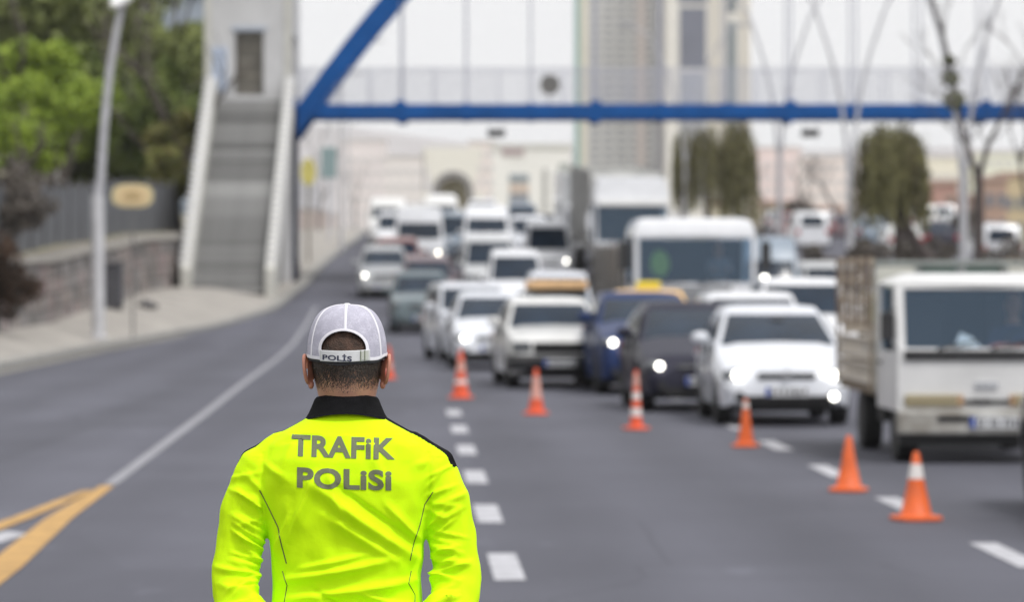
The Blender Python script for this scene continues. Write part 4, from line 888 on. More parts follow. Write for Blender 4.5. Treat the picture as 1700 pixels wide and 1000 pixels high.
# ------------------------------------------------------------------ trucks
def wheelset(root, sides, ys_, r, tw=.24):
    mb = MB(); k = r / .31; mb.lathe([(.19 * k, -tw / 2), (.30 * k, -tw / 2), (r, -tw / 2 + .04), (r, tw / 2 - .04), (.30 * k, tw / 2), (.19 * k, tw / 2)], 28); tm = mb.mesh('tyre', RUBBER)
    mb = MB(); mb.lathe([(.06, tw * .3), (.12 * k, tw * .15), (.18 * k, tw * .42), (.2 * k, tw * .45), (.2 * k, -tw / 2), (.05, -tw / 2)], 20); rm = mb.mesh('rim', mat('truck_rim', (.25, .25, .25), .5, .5, .2, 5))
    for y in ys_:
        for sx in (-1, 1):
            t = link(bpy.data.objects.new('wheel', tm), root); t.location = (sx * sides, y, r - .004); t.rotation_euler = (0, R(90 * sx), 0); link(bpy.data.objects.new('rim', rm), t)
def frame_panel(mb, x0, x1, y, z0, z1, hx0, hx1, hz0, hz1, th=.05, slope=0):
    """front face with a real opening; y moves back by slope*(z-z0)"""
    def pt(x, z, d=0): return (x, y + slope * (z - z0) + d, z)
    o = [pt(x0, z0), pt(x1, z0), pt(x1, z1), pt(x0, z1)]; i_ = [pt(hx0, hz0), pt(hx1, hz0), pt(hx1, hz1), pt(hx0, hz1)]
    o2 = [pt(x0, z0, th), pt(x1, z0, th), pt(x1, z1, th), pt(x0, z1, th)]; i2 = [pt(hx0, hz0, th), pt(hx1, hz0, th), pt(hx1, hz1, th), pt(hx0, hz1, th)]
    vs = o + i_ + o2 + i2; fs = []
    for k in range(4):
        n = (k + 1) % 4; fs += [(k, n, 4 + n, 4 + k), (8 + n, 8 + k, 12 + k, 12 + n), (4 + k, 4 + n, 12 + n, 12 + k), (k, 8 + k, 8 + n, n)]
    mb.add(vs, fs)
def cabover(root, W, D, zb, zw0, zw1, zt, pm, win_in=.10, slope=.12, dark=None):
    hw = W / 2; mb = MB()
    mb.add([(-hw, 0, zb), (hw, 0, zb), (hw, 0, zw0), (-hw, 0, zw0), (-hw, .06, zb), (hw, .06, zb), (hw, .06, zw0), (-hw, .06, zw0)], [(0, 1, 2, 3), (4, 7, 6, 5), (0, 4, 5, 1), (3, 2, 6, 7), (1, 5, 6, 2), (0, 3, 7, 4)])
    frame_panel(mb, -hw, hw, .0, zw0 + .002, zw1 + .05, -hw + win_in, hw - win_in, zw0 + .04, zw1, .06, slope)
    yt = slope * (zw1 + .05 - zw0)
    mb.build('front_panel', pm, root, bevel=.02)
    # roof
    mb = MB(); rr = []
    for z, ins in ((zw1 + .052, 0), ((zw1 + zt) / 2, .02), (zt - .05, .10), (zt, .25)):
        rr.append([(-hw + ins, yt + ins, z), (0, yt + ins - .03, z), (hw - ins, yt + ins, z), (hw - ins, D - ins * .3, z), (-hw + ins, D - ins * .3, z)])
    mb.loft(rr); mb.build('roof', pm, root, smooth=35)
    for sx in (-1, 1):
        mb = MB(); x = sx * (hw - .03)
        mb.box((x, D / 2 + .03, (zb + zw0) / 2), (.06, D - .07, zw0 - zb)); mb.box((x, D - .12, (zw0 + zw1) / 2 + .03), (.06, .24, zw1 - zw0 + .05)); mb.box((x, .17 + yt * .5, (zw0 + zw1) / 2 + .03), (.058, .16, zw1 - zw0 + .05))
        mb.build('door', pm, root, bevel=.008)
        mb = MB(); mb.box((x, D / 2, (zw0 + zw1) / 2 + .02), (.02, D - .5, zw1 - zw0)); mb.build('side_window', TGLASS, root)
        mb = MB(); mb.box((sx * (hw + .012), D - .3, zw0 - .12), (.02, .14, .03)); mb.build('door_handle', BLACKP, root)
    mb = MB(); mb.box((0, D - .02, (zb + zw1) / 2), (W - .13, .05, zw1 - zb)); mb.box((0, D / 2, zb + .03), (W - .13, D - .2, .05)); mb.build('cab_lining', mat('cab_lining_dark', (.028, .038, .055), .8), root)
    s0 = slope * .04; mb = MB(); mb.add([(-hw + win_in - .01, .03 + s0, zw0 + .035), (hw - win_in + .01, .03 + s0, zw0 + .035), (hw - win_in + .01, .03 + slope * (zw1 - zw0), zw1 + .005), (-hw + win_in - .01, .03 + slope * (zw1 - zw0), zw1 + .005)], [(0, 1, 2, 3)]); mb.build('windscreen', TGLASS, root)
    mb = MB(); mb.box((0, .26, zw0 - .02), (W - .16, .36, .14)); mb.build('dashboard', mat('dash_dark', (.025, .025, .03), .7), root, bevel=.04)
    for sx in (-1, 1):
        mb = MB(); mb.box((sx * W * .25, D - .42, zw0 - .15), (.5, .5, .14)); mb.box((sx * W * .25, D - .2, zw0 + .2), (.48, .14, .66)); mb.build('seat', mat('seat_dark', (.05, .05, .06), .9), root, bevel=.04)
    mb = MB(); mb.tube([(W * .25 + .17 * math.cos(a / 16 * 6.283), .44 + .05 * math.sin(a / 16 * 6.283), zw0 + .06 + .17 * math.sin(a / 16 * 6.283)) for a in range(17)], .014, 6); mb.build('steering_wheel', BLACKP, root)
    for k in (-.55, .05):
        mb = MB(); mb.tube([(k * hw, -.02, zw0 + .03), (k * hw + hw * .45, .0, zw0 + .11)], .012, 6); mb.build('wiper', BLACKP, root)
def plate(root, y, z, x=0):
    mb = MB(); mb.box((x, y, z), (.52, .015, .115)); pl = mb.build('number_plate', PLATE, root)
    mb = MB(); mb.box((x - .235, y - .01, z), (.045, .012, .107)); mb.build('country_band', PLATEBLUE, pl)
    mb = MB()
    for k, xk in enumerate((-.18, -.13, -.05, 0, .08, .13, .18, .22)): mb.box((x + xk, y - .01, z), (.02, .008, .07)); mb.box((x + xk + .012, y - .01, z + (-.03, .03, 0)[k % 3]), (.02, .008, .014))
    mb.build('plate_marks', INK, pl)

# flatbed truck, right
fx, fy = 4.62, 37.4
ft = tag(empty('flatbed_truck', (fx, fy, .006), (0, 0, R(RD))), 'white flatbed truck with dirty front bumper and slatted cargo bed at the right', 'truck')
DW = mat('paint_dusty_white', (.66, .66, .66), .4, 0, .10, 1.6, coat=.3)
cabover(ft, 1.75, 1.55, .50, 1.08, 1.69, 1.85, DW, .09, .26)
mb = MB(); mb.box((0, -.005, 1.05), (1.60, .05, .10)); mb.build('cowl_strip', BLACKP, ft, bevel=.015)
mb = MB(); mb.box((0, -.02, .60), (1.1, .03, .035)); mb.box((-.05, -.03, .60), (.18, .03, .05)); mb.build('grille', UNDER, ft)
mb = MB(); mb.box((0, -.012, .76), (.22, .02, .06)); mb.build('badge', CHROME, ft)
mb = MB(); mb.box((0, -.05, .40), (1.76, .14, .24)); mb.build('bumper', mat('dirty_bumper', (.50, .50, .48), .6, 0, .01, 2.5, col2=(.20, .18, .15)), ft, bevel=.03)
mb = MB(); mb.box((-.28, -.125, .44), (.42, .02, .05)); mb.box((.45, -.125, .44), (.3, .02, .05)); mb.build('bumper_vent', UNDER, ft)
mb = MB(); mb.box((0, .05, .24), (1.7, .2, .14)); mb.build('lower_valance', UNDER, ft)
plate(ft, -.135, .40, .08)
for sx in (-1, 1):
    mb = MB(); mb.box((sx * .52, -.015, .61), (.56, .06, .12)); hl = mb.build('headlight', mat('yellowed_lens', (.36, .31, .2), .25, .3), ft, bevel=.02)
    mb = MB(); mb.box((sx * .26, -.02, .61), (.07, .05, .11)); mb.build('indicator', mat('faded_amber', (.42, .27, .16), .4), hl, bevel=.01)
    mb = MB(); mb.tube([(sx * .86, .1, 1.12), (sx * 1.0, .05, 1.2), (sx * 1.0, .05, 1.46), (sx * .87, .14, 1.5)], .014, 6); mb.box((sx * .96, .05, 1.33), (.13, .06, .26)); mb.build('mirror', BLACKP, ft, bevel=.01)
mb = MB(); mb.add([(-.28, .20, 1.13), (-.02, .22, 1.13), (-.10, .26, 1.22), (-.22, .24, 1.27)], [(0, 1, 2, 3)]); mb.add([(-.28, .21, 1.13), (-.02, .24, 1.13), (-.10, .27, 1.22), (-.22, .25, 1.27)], [(3, 2, 1, 0)]); mb.build('paper', mat('paper_white', (.88, .88, .88), .8), ft)
mb = MB(); mb.ball((.24, .26, 1.13), (.18, .07, .035), 10, 6); mb.build('dashboard_cloth', mat('red_cloth', (.45, .13, .09), .8), ft)
wheelset(ft, .74, (.45, 3.2), .31, .2)
mb = MB(); mb.box((-.35, 2.5, .50), (.1, 4.4, .16)); mb.box((.35, 2.5, .50), (.1, 4.4, .16)); mb.box((0, 3.2, .36), (1.3, .1, .1)); mb.box((-.6, 2.2, .48), (.3, .6, .3)); mb.build('chassis', UNDER, ft)
y0, y1, bx, bz = 1.70, 4.75, .88, .66
mb = MB(); mb.box((0, (y0 + y1) / 2, bz), (bx * 2, y1 - y0, .10)); mb.build('bed_floor', mat('bed_wood', (.16, .12, .08), .8, 0, .2, 3), ft)
SLAT = [mat('slat_beige', (.56, .51, .44), .7, 0, .2, 3), mat('slat_weathered', (.38, .34, .29), .8, 0, .25, 3)]
for sx in (-1, 1):
    for k in range(4):
        mb = MB(); mb.box((sx * (bx + (.015 if k % 2 else 0)), (y0 + y1) / 2, bz + .10 + k * .125), (.045, y1 - y0 - .04, .105)); mb.build('side_board', SLAT[k % 2], ft, bevel=.008)
    for k in range(4):
        mb = MB(); mb.box((sx * bx, (y0 + y1) / 2, bz + .68 + k * .21), (.03, y1 - y0 - .04, .045)); mb.build('cage_rail', SLAT[1], ft)
    for k in range(8):
        mb = MB(); mb.box((sx * (bx + .03), y0 + .05 + (y1 - y0 - .1) * k / 7, bz + (.68 if k in (0, 7) else 1.0)), (.035, .05, 1.36 if k in (0, 7) else .72)); mb.build('cage_post', mat('cage_brown', (.17, .12, .09), .7, 0, .2, 3) if k % 2 else mat('cage_tan', (.36, .3, .23), .7), ft)
for k in range(4):
    mb = MB(); mb.box((0, y1 - .02, bz + .12 + k * .16), (bx * 2 - .06, .04, .13)); mb.build('tail_board', SLAT[k % 2], ft)
mb = MB(); mb.box((-.68, y0 - .03, bz + .62), (.40, .05, 1.28)); mb.box((.68, y0 - .03, bz + .62), (.40, .05, 1.28)); mb.box((0, y0 - .03, bz + .3), (.94, .05, .62)); mb.build('front_board', mat('front_board_cream', (.52, .52, .47), .7, 0, .08, 2), ft, bevel=.01)
mb = MB(); 
for sx in (-.45, 0, .45): mb.box((sx, y0 - .03, bz + 1.0), (.05, .05, .6))
mb.box((0, y0 - .03, bz + 1.30), (1.76, .06, .05)); mb.box((0, y0 - .03, bz + 1.05), (.94, .05, .04)); mb.build('head_rail', mat('rail_green', (.22, .24, .23), .6, 0, .2, 3), ft)
mb = MB(); mb.box((-.22, y0 - .02, bz + 1.17), (.36, .02, .2)); mb.box((.22, y0 - .02, bz + 1.17), (.36, .02, .2)); mb.build('head_mesh', mat('mesh_green', (.14, .19, .17), .8), ft)
for k, (cx_, cy_, d_) in enumerate(((-.35, 3.6, (.9, 1.2, .30)), (.35, 2.7, (.8, .9, .42)))):
    c = Matrix.Rotation(R(RD), 4, 'Z') @ Vector((cx_, cy_, 0)); o = tag(empty('cargo_crate', (fx + c.x, fy + c.y, bz + .055), (0, 0, R(RD))), ('brown wooden crate in the bed of the flatbed truck, nearest its tail', 'brown wooden crate in the bed of the flatbed truck, nearest its cab')[k], 'crate', 'crates in the flatbed truck')
    for q in range(3):
        mb = MB(); mb.box((0, 0, d_[2] * (q + .5) / 3), (d_[0], d_[1], d_[2] / 3 - .02)); mb.build('slat', mat('crate_brown', (.16, .10, .07), .8, 0, .2, 4), o)
    for sx in (-1, 1):
        mb = MB(); mb.box((sx * (d_[0] / 2 + .01), 0, d_[2] / 2), (.03, .08, d_[2])); mb.build('batten', MATS['crate_brown'], o)

# big white lorry with planked body
def lorry(X, Y, yaw, label, W, zb, zw0, zw1, zt, blen, btop, bbot, bcol, visor=False, lit=0):
    ro = tag(empty('lorry', (X, Y, g(Y) + .006), (math.atan2(g(Y + 8) - g(Y), 8), 0, R(yaw))), label, 'lorry')
    cabover(ro, W, 1.9, zb, zw0, zw1, zt, W_PAINT, .09, .06)
    hw = W / 2
    mb = MB(); mb.box((0, -.02, zb + .28), (W * .6, .05, .36)); mb.build('grille', mat('grille_grey', (.12, .12, .13), .5), ro, bevel=.02)
    for k in range(4):
        mb = MB(); mb.box((0, -.05, zb + .14 + k * .09), (W * .58, .02, .03)); mb.build('grille_slat', CHROME, ro)
    mb = MB(); mb.box((0, -.06, zb - .22), (W, .22, .40)); mb.build('bumper', mat('bumper_grey', (.3, .3, .31), .6), ro, bevel=.04); plate(ro, -.18, zb - .25)
    for sx in (-1, 1):
        mb = MB(); mb.box((sx * hw * .74, -.165, zb - .2), (.36, .05, .18)); hl = mb.build('headlight', LENS, ro, bevel=.02)
        mb = MB(); mb.tube([(sx * (hw - .02), .1, zw1 - .0), (sx * (hw + .2), .02, zw1), (sx * (hw + .2), .02, zw0 + .1), (sx * (hw - .02), .1, zw0)], .02, 6); mb.box((sx * (hw + .2), -.0, (zw0 + zw1) / 2 + .12), (.20, .08, .56)); mb.build('mirror', W_PAINT if visor else BLACKP, ro, bevel=.02)
    if visor:
        mb = MB(); mb.box((0, -.14, zw1 + .12), (W - .1, .3, .22), (R(-14), 0, 0)); mb.build('sun_visor', OFFW, ro, bevel=.03)
    r = .5; wheelset(ro, hw - .22, (1.35, blen + .2, blen + 1.4), r, .30)
    mb = MB(); mb.box((-.4, blen / 2 + 1.4, .95), (.12, blen + 1.5, .25)); mb.box((.4, blen / 2 + 1.4, .95), (.12, blen + 1.5, .25)); mb.box((hw - .35, 3.4, .75), (.5, 1.2, .5)); mb.box((-hw + .35, 3.4, .75), (.5, 1.2, .5)); mb.build('chassis', UNDER, ro)
    ba = mat('body_%s' % bcol[0], bcol[1], .8, 0, .18, 1.5); n = 8; ph = (btop - bbot) / n; ys0 = 2.15
    for sx in (-1, 1):
        for k in range(n):
            mb = MB(); mb.box((sx * (hw - .03), ys0 + blen / 2, bbot + ph * (k + .5)), (.06, blen, ph - .03)); mb.build('side_plank', ba, ro, bevel=.01)
        for k in range(7):
            mb = MB(); mb.box((sx * (hw + .02), ys0 + .08 + (blen - .16) * k / 6, (bbot + btop) / 2), (.06, .12, btop - bbot + .1)); mb.build('stake', mat('stake_grey', (.16, .155, .15), .6), ro)
    mb = MB(); mb.box((0, ys0 + .04, (bbot + btop) / 2), (W - .14, .06, btop - bbot)); mb.build('head_board', ba, ro); mb = MB(); mb.box((0, ys0 + blen - .04, (bbot + btop) / 2), (W - .14, .06, btop - bbot)); mb.build('tail_board', ba, ro)
    mb = MB(); mb.box((0, ys0 + blen / 2, bbot + .05), (W - .14, blen - .2, .1)); mb.build('bed_floor', ba, ro); return ro
bl = lorry(3.70, 77.5, 3.6, 'white lorry cab with grey planked cargo body behind the taxi', 2.46, 1.15, 1.62, 2.56, 2.98, 7.6, 2.45, 1.1, ('brown_grey', (.20, .185, .17)))
mb = MB(); mb.cyl((1.40, -.05, 1.72), (1.40, .02, 1.72), .14, 16); lh = mb.build('side_lamp', LENS, bl); mb = MB(); mb.cyl((1.40, -.08, 1.72), (1.40, -.04, 1.72), .085, 16); mb.build('bulb', LIT, lh)
mb = MB(); mb.ball((-.62, .95, 2.05), (.20, .14, .30), 12, 8); mb.box((-.62, .82, 2.02), (.34, .03, .06)); mb.build('hi_vis_vest', mat('vest_green', (.35, .62, .12), .7), bl, smooth=50)
mb = MB(); mb.box((-.95, -.02, 1.40), (.06, .02, .06)); mb.build('badge', CHROME, bl)
lorry(4.2, 134.5, 3.4, 'tall grey lorry with white sun visor behind the white lorry', 2.6, 1.0, 1.6, 2.85, 3.85, 9, 4.0, 1.3, ('pale_grey', (.62, .62, .60)), visor=True)
ro = tag(empty('box_lorry', (3.2, 150, g(150)), (0.03, 0, R(RD))), 'pale grey box lorry partly hidden left of the lorry with the white visor', 'lorry')
mb = MB(); mb.box((0, 4.5, 2.45), (2.5, 7, 2.5)); mb.build('cargo_box', LGREY, ro, bevel=.03); mb = MB(); mb.box((0, 0, 1.5), (2.3, 1.8, 1.9)); mb.build('cab', W_PAINT, ro, bevel=.12)
mb = MB(); mb.box((0, -.9, 1.95), (2.0, .06, .75)); mb.build('windscreen', GLASS, ro); mb = MB(); mb.box((0, -.93, .75), (2.3, .2, .35)); mb.build('bumper', MATS['bumper_grey'], ro, bevel=.04); wheelset(ro, 1.0, (.2, 6.5), .45, .28)
for sx in (-1, 1):
    mb = MB(); mb.box((sx * .85, -.95, 1.05), (.3, .06, .18)); mb.build('headlight', LENS, ro, bevel=.02)

# ------------------------------------------------------------------ traffic cones
CO = mat('cone_orange', (.80, .13, .015), .55, 0, .01, 9, col2=(.62, .12, .035)); CR = mat('cone_red_orange', (.72, .10, .035), .5, 0, .1, 6); CW = mat('cone_band_white', (.74, .70, .68), .35); CF = mat('cone_band_faded', (.66, .34, .28), .5)
def cone(px, py, h, base, bands, label, m=CO, slim=1.0):
    Y = CAMZ * F / (py - 455); X = (px - 850) * Y / F
    root = tag(empty('traffic_cone', (X, Y, .007), (0, 0, random.uniform(-.5, .5))), label, 'traffic cone', 'orange cones closing the lane')
    rb_, rt = base * .34 * slim, .022
    rad = lambda z: rb_ + (rt - rb_) * (z / h)
    mb = MB(); n = 8; pts = []
    b2 = base / 2; rr = []
    for z, e in ((0, 0), (.022, 0), (.030, .012)):
        ring = []
        for k in range(24):
            a = 2 * math.pi * k / 24; ca, sa = math.cos(a), math.sin(a); q = (abs(ca) ** 5 + abs(sa) ** 5) ** (-.2); ring.append((ca * q * (b2 - e), sa * q * (b2 - e), z))
        rr.append(ring)
    mb.loft(rr); mb.build('base_plate', m, root, smooth=40)
    mb = MB(); mb.lathe([(rb_ + .02, .028), (rb_, .045), (rad(h * .5), h * .5), (rad(h * .96), h * .96), (rt * .7, h), (rt * .3, h - .005)], 28); mb.build('cone_body', m, root, smooth=40)
    for (a, b_, mm) in bands:
        mb = MB(); mb.lathe([(rad(a * h) + .0005, a * h), (rad(a * h) + .003, a * h + .002), (rad(b_ * h) + .003, b_ * h - .002), (rad(b_ * h) + .0005, b_ * h)], 28); mb.build('reflective_band', mm, root, smooth=40)
cone(1521, 865, .51, .34, [(.60, .82, CW)], 'nearest orange cone with a white band, before the flatbed truck')
cone(1409, 817, .47, .31, [], 'plain orange cone left of the nearest cone')
cone(1238, 743, .51, .27, [(.80, .93, CW)], 'orange cone with a small white tip band before the white hatchback', CO, .95)
cone(1056, 714, .70, .28, [(.22, .36, CW), (.50, .63, CW), (.72, .94, CF)], 'slim tall cone with several pale bands before the navy car', CR, .8)
cone(890, 689, .60, .31, [(.34, .84, CF)], 'cone with one broad faded band before the old white sedan', CR)
cone(765, 662, .72, .36, [(.18, .38, CW), (.54, .76, CF)], 'widest cone with two white bands, just right of the officer', CR)
cone(645, 630, .58, .28, [(.3, .5, CF)], 'farthest cone, half hidden behind the officer\'s right ear', CR)

# ------------------------------------------------------------------ people: voxel-fused bodies
def fuse(mb, voxel, smooth=4, subsurf=False):
    me = mb.mesh('tmp', BLACKP); o = bpy.data.objects.new('tmp', me); COL.objects.link(o)
    r = o.modifiers.new('r', 'REMESH'); r.mode = 'VOXEL'; r.voxel_size = voxel; r.use_smooth_shade = True
    s = o.modifiers.new('s', 'SMOOTH'); s.iterations = smooth; s.factor = .5
    dg = bpy.context.evaluated_depsgraph_get(); ev = o.evaluated_get(dg); out = bpy.data.meshes.new_from_object(ev)
    bpy.data.objects.remove(o); return out
def ell(cx, cy, z, rx, ry, n=28, e=2.0, rot=None):
    out = []
    for k in range(n):
        a = 2 * math.pi * k / n; ca, sa = math.cos(a), math.sin(a)
        out.append(Vector((cx + math.copysign(abs(ca) ** (2 / e), ca) * rx, cy + math.copysign(abs(sa) ** (2 / e), sa) * ry, z)))
    return out
def limb(mb, pts, radii, n=16):
    mb.tube(pts, radii, n)
    for p, r in ((pts[0], radii[0]), (pts[-1], radii[-1])): mb.ball(p, r * .98, 14, 10)
def get_co(me): a = np.empty(len(me.vertices) * 3, dtype=np.float32); me.vertices.foreach_get('co', a); return a.reshape(-1, 3).astype(float)
def get_no(me): a = np.empty(len(me.vertices) * 3, dtype=np.float32); me.vertices.foreach_get('normal', a); return a.reshape(-1, 3).astype(float)
def set_co(me, a): me.vertices.foreach_set('co', a.astype(np.float32).ravel()); me.update()
def seg_ridge(x, z, fold):
    x0, z0, x1, z1, w, amp = fold; dx, dz = x1 - x0, z1 - z0; L2 = dx * dx + dz * dz
    t = ((x - x0) * dx + (z - z0) * dz) / L2; tc = np.clip(t, 0, 1); d = np.hypot(x - x0 - tc * dx, z - z0 - tc * dz)
    # sharp crest, soft flank: asymmetric fold
    side = ((x - x0) * dz - (z - z0) * dx) / math.sqrt(L2)
    ww = np.where(side > 0, w, w * .55)
    return amp * np.exp(-(d / ww) ** 2) * np.clip(np.sin(np.clip(tc, .02, .98) * math.pi), 0, 1) ** .5

SKIN = bpy.data.materials.new('skin'); SKIN.use_nodes = True
_b = SKIN.node_tree.nodes['Principled BSDF']; _b.inputs['Roughness'].default_value = .5; _b.inputs['Subsurface Weight'].default_value = .12; _b.inputs['Subsurface Radius'].default_value = (.02, .008, .004); _b.inputs['Subsurface Scale'].default_value = .5
_nt = SKIN.node_tree; _tc = _nt.nodes.new('ShaderNodeTexCoord'); _n = _nt.nodes.new('ShaderNodeTexNoise'); _n.inputs['Scale'].default_value = 22; _n.inputs['Detail'].default_value = 5
_r = _nt.nodes.new('ShaderNodeValToRGB'); _r.color_ramp.elements[0].color = (.40, .19, .12, 1); _r.color_ramp.elements[1].color = (.56, .31, .21, 1); _r.color_ramp.elements[0].position = .3; _r.color_ramp.elements[1].position = .7
_nt.links.new(_tc.outputs['Object'], _n.inputs[0]); _nt.links.new(_n.outputs[0], _r.inputs[0]); _nt.links.new(_r.outputs[0], _b.inputs['Base Color'])
EARM = mat('ear_skin', (.52, .22, .15), .5, 0, .15, 30)
NEON = bpy.data.materials.new('neon_fabric'); NEON.use_nodes = True
_b = NEON.node_tree.nodes['Principled BSDF']; _nt = NEON.node_tree; _b.inputs['Roughness'].default_value = .72; _b.inputs['Specular IOR Level'].default_value = .08
_b.inputs['Base Color'].default_value = (.64, .97, .008, 1)
_tc = _nt.nodes.new('ShaderNodeTexCoord')
_n = _nt.nodes.new('ShaderNodeTexNoise'); _n.inputs['Scale'].default_value = 700; _n.inputs['Detail'].default_value = 2; _nt.links.new(_tc.outputs['Object'], _n.inputs[0])
_n3 = _nt.nodes.new('ShaderNodeTexNoise'); _n3.inputs['Scale'].default_value = 26; _n3.inputs['Detail'].default_value = 4; _nt.links.new(_tc.outputs['Object'], _n3.inputs[0])
_bp = _nt.nodes.new('ShaderNodeBump'); _bp.inputs['Strength'].default_value = .25; _bp.inputs['Distance'].default_value = .001; _nt.links.new(_n.outputs[0], _bp.inputs['Height'])
_bp2 = _nt.nodes.new('ShaderNodeBump'); _bp2.inputs['Strength'].default_value = .35; _bp2.inputs['Distance'].default_value = .006; _nt.links.new(_n3.outputs[0], _bp2.inputs['Height']); _nt.links.new(_bp.outputs[0], _bp2.inputs['Normal']); _nt.links.new(_bp2.outputs[0], _b.inputs['Normal'])
JBLACK = mat('black_fabric', (.007, .007, .008), .95, 0, .3, 40, .3, 400, spec=.12)
TROU = mat('dark_navy_cloth', (.02, .023, .035), .8, 0, .3, 20, .3, 200)
LETTER = mat('reflective_grey', (.15, .165, .10), .85, 0, .12, 300)

px0, PY = -.366, 8.5
off = tag(empty('person', (px0, PY, .007)), 'traffic police officer seen from behind in neon yellow jacket and white mesh cap', 'person')
# --- body (one continuous mesh: head, neck, trunk, arms, hands, legs)
mb = MB()
head = [(1.445, .010, .058, .062), (1.50, .012, .057, .063), (1.535, .016, .058, .066), (1.56, .022, .061, .075), (1.585, .026, .067, .090), (1.615, .026, .0735, .0985), (1.65, .022, .077, .102), (1.69, .022, .0745, .096), (1.715, .022, .066, .086), (1.735, .022, .052, .068), (1.748, .022, .03, .04), (1.752, .022, .010, .015)]
mb.loft([ell(0, cy, z, rx, ry, 32, 2.15) for z, cy, rx, ry in head])
mb.ball((0, .122, 1.618), (.014, .020, .017), 12, 8); mb.tube([(0, .112, 1.665), (0, .132, 1.622)], [.009, .012], 10)      # nose
mb.ball((0, .10, 1.555), (.030, .022, .020), 14, 8)                                                                # chin
for sx in (-1, 1):
    mb.ball((sx * .034, .104, 1.663), (.024, .010, .006), 12, 6)                                                      # brow
    mb.ball((sx * .046, .088, 1.625), (.022, .02, .018), 12, 8)                                                       # cheek
mb.ball((0, .117, 1.587), (.024, .009, .006), 12, 6); mb.ball((0, .115, 1.577), (.020, .010, .006), 12, 6)             # lips
mb.loft([ell(0, .0, z, rx, ry) for z, rx, ry in ((.90, .15, .10), (1.0, .145, .095), (1.15, .145, .10), (1.3, .16, .105), (1.40, .165, .10), (1.46, .10, .075), (1.49, .055, .055))])
def armpts(sx): return [(sx * .165, .0, 1.425), (sx * .215, -.002, 1.36), (sx * .238, -.008, 1.26), (sx * .248, -.03, 1.155), (sx * .205, -.095, 1.085), (sx * .12, -.165, 1.035), (sx * .065, -.192, 1.012)]
for sx in (-1, 1):
    limb(mb, armpts(sx), [.045, .045, .042, .038, .034, .027, .024])
    limb(mb, [(sx * .085, 0, .93), (sx * .10, .005, .70), (sx * .105, .0, .50), (sx * .11, -.01, .30), (sx * .112, -.01, .10)], [.085, .075, .055, .052, .036])
    mb.ball((sx * .115, .05, .05), (.04, .11, .035), 14, 8)
# hands clasped behind the back
for sx, hz, hy in ((-1, 1.005, -.205), (1, .985, -.225)):
    mb.box((sx * .025, hy, hz), (.078, .030, .075), (0, R(-20 * sx), R(10 * sx)))
    for k, L_ in enumerate((.068, .076, .071, .056)):
        a = Vector((sx * -.005, hy - .002, hz + .027 - k * .0195)); b = a + Vector((-sx * L_ * .5, -.010 if sx > 0 else .006, -.006)); c = b + Vector((-sx * L_ * .30, .012, -.008)); d = c + Vector((-sx * L_ * .05, .02, -.006))
        mb.tube([a, b, c, d], [.0095, .009, .0085, .007], 8); mb.ball(d, .0072, 8, 6)
    a = Vector((sx * .05, hy - .012, hz + .03)); mb.tube([a, a + Vector((-sx * .03, -.02, .018)), a + Vector((-sx * .06, -.024, .012))], [.012, .010, .008], 8); mb.ball(a + Vector((-sx * .06, -.024, .012)), .0085, 8, 6)
bm_ = fuse(mb, .0045, 5); bm_.materials.clear(); bm_.materials.append(SKIN)
for nm_, m_, pts_, r__ in (('eyebrow', mat('brow_hair', (.02, .012, .008), .8), [(-.048, .102, 1.661), (-.034, .113, 1.665), (-.018, .117, 1.662)], .0032), ('eyebrow', None, [(.048, .102, 1.661), (.034, .113, 1.665), (.018, .117, 1.662)], .0032), ('lips', mat('lips', (.36, .13, .10), .5), [(-.022, .117, 1.583), (-.008, .127, 1.585), (.008, .127, 1.585), (.022, .117, 1.583)], .0038)):
    mb = MB(); mb.tube(pts_, r__, 8); mb.build(nm_, m_ or MATS['brow_hair'], off, smooth=60)
body = link(bpy.data.objects.new('body', bm_), off)
# ears
for sx in (-1, 1):
    mb = MB(); rim = []
    for k in range(15):
        a = R(-75 + 250 * k / 14); rim.append(Vector((sx * (.0805 + .014 * abs(math.sin(R(20 + 140 * k / 14)))), .010 - .017 * math.cos(a) * -1 * -1, 1.628 + .0 + .031 * math.sin(a) * 1.0 + .003)))
    mb.tube(rim, [.0042] * 13 + [.0055, .006], 8)
    rows = []
    for j in range(5):
        t = j / 4; rows.append([Vector((sx * (.074 + (.012) * t * (1 if k not in (0, 14) else .6)), .012 + (p.y - .012) * t, 1.630 + (p.z - 1.630) * t)) for k, p in enumerate(rim)])
    mb.grid(rows); rows2 = [[v + Vector((-sx * .005, .002, 0)) for v in r_] for r_ in rows]; mb.grid(rows2)
    mb.ball((sx * .0795, .012, 1.598), (.0065, .007, .011), 10, 8); mb.ball((sx * .076, .018, 1.625), (.006, .010, .018), 10, 8)
    e = mb.build('ear', EARM, off, smooth=60); 
    mb = MB(); mb.ball((sx * .031, .1085, 1.645), (.0125, .0115, .0085), 14, 10); ey = mb.build('eye', mat('eye_white', (.8, .78, .75), .2), off, smooth=60)
    mb = MB(); mb.ball((sx * .031, .118, 1.645), (.0052, .0035, .0052), 10, 8); mb.build('iris', mat('iris_brown', (.06, .03, .015), .15), ey, smooth=60)
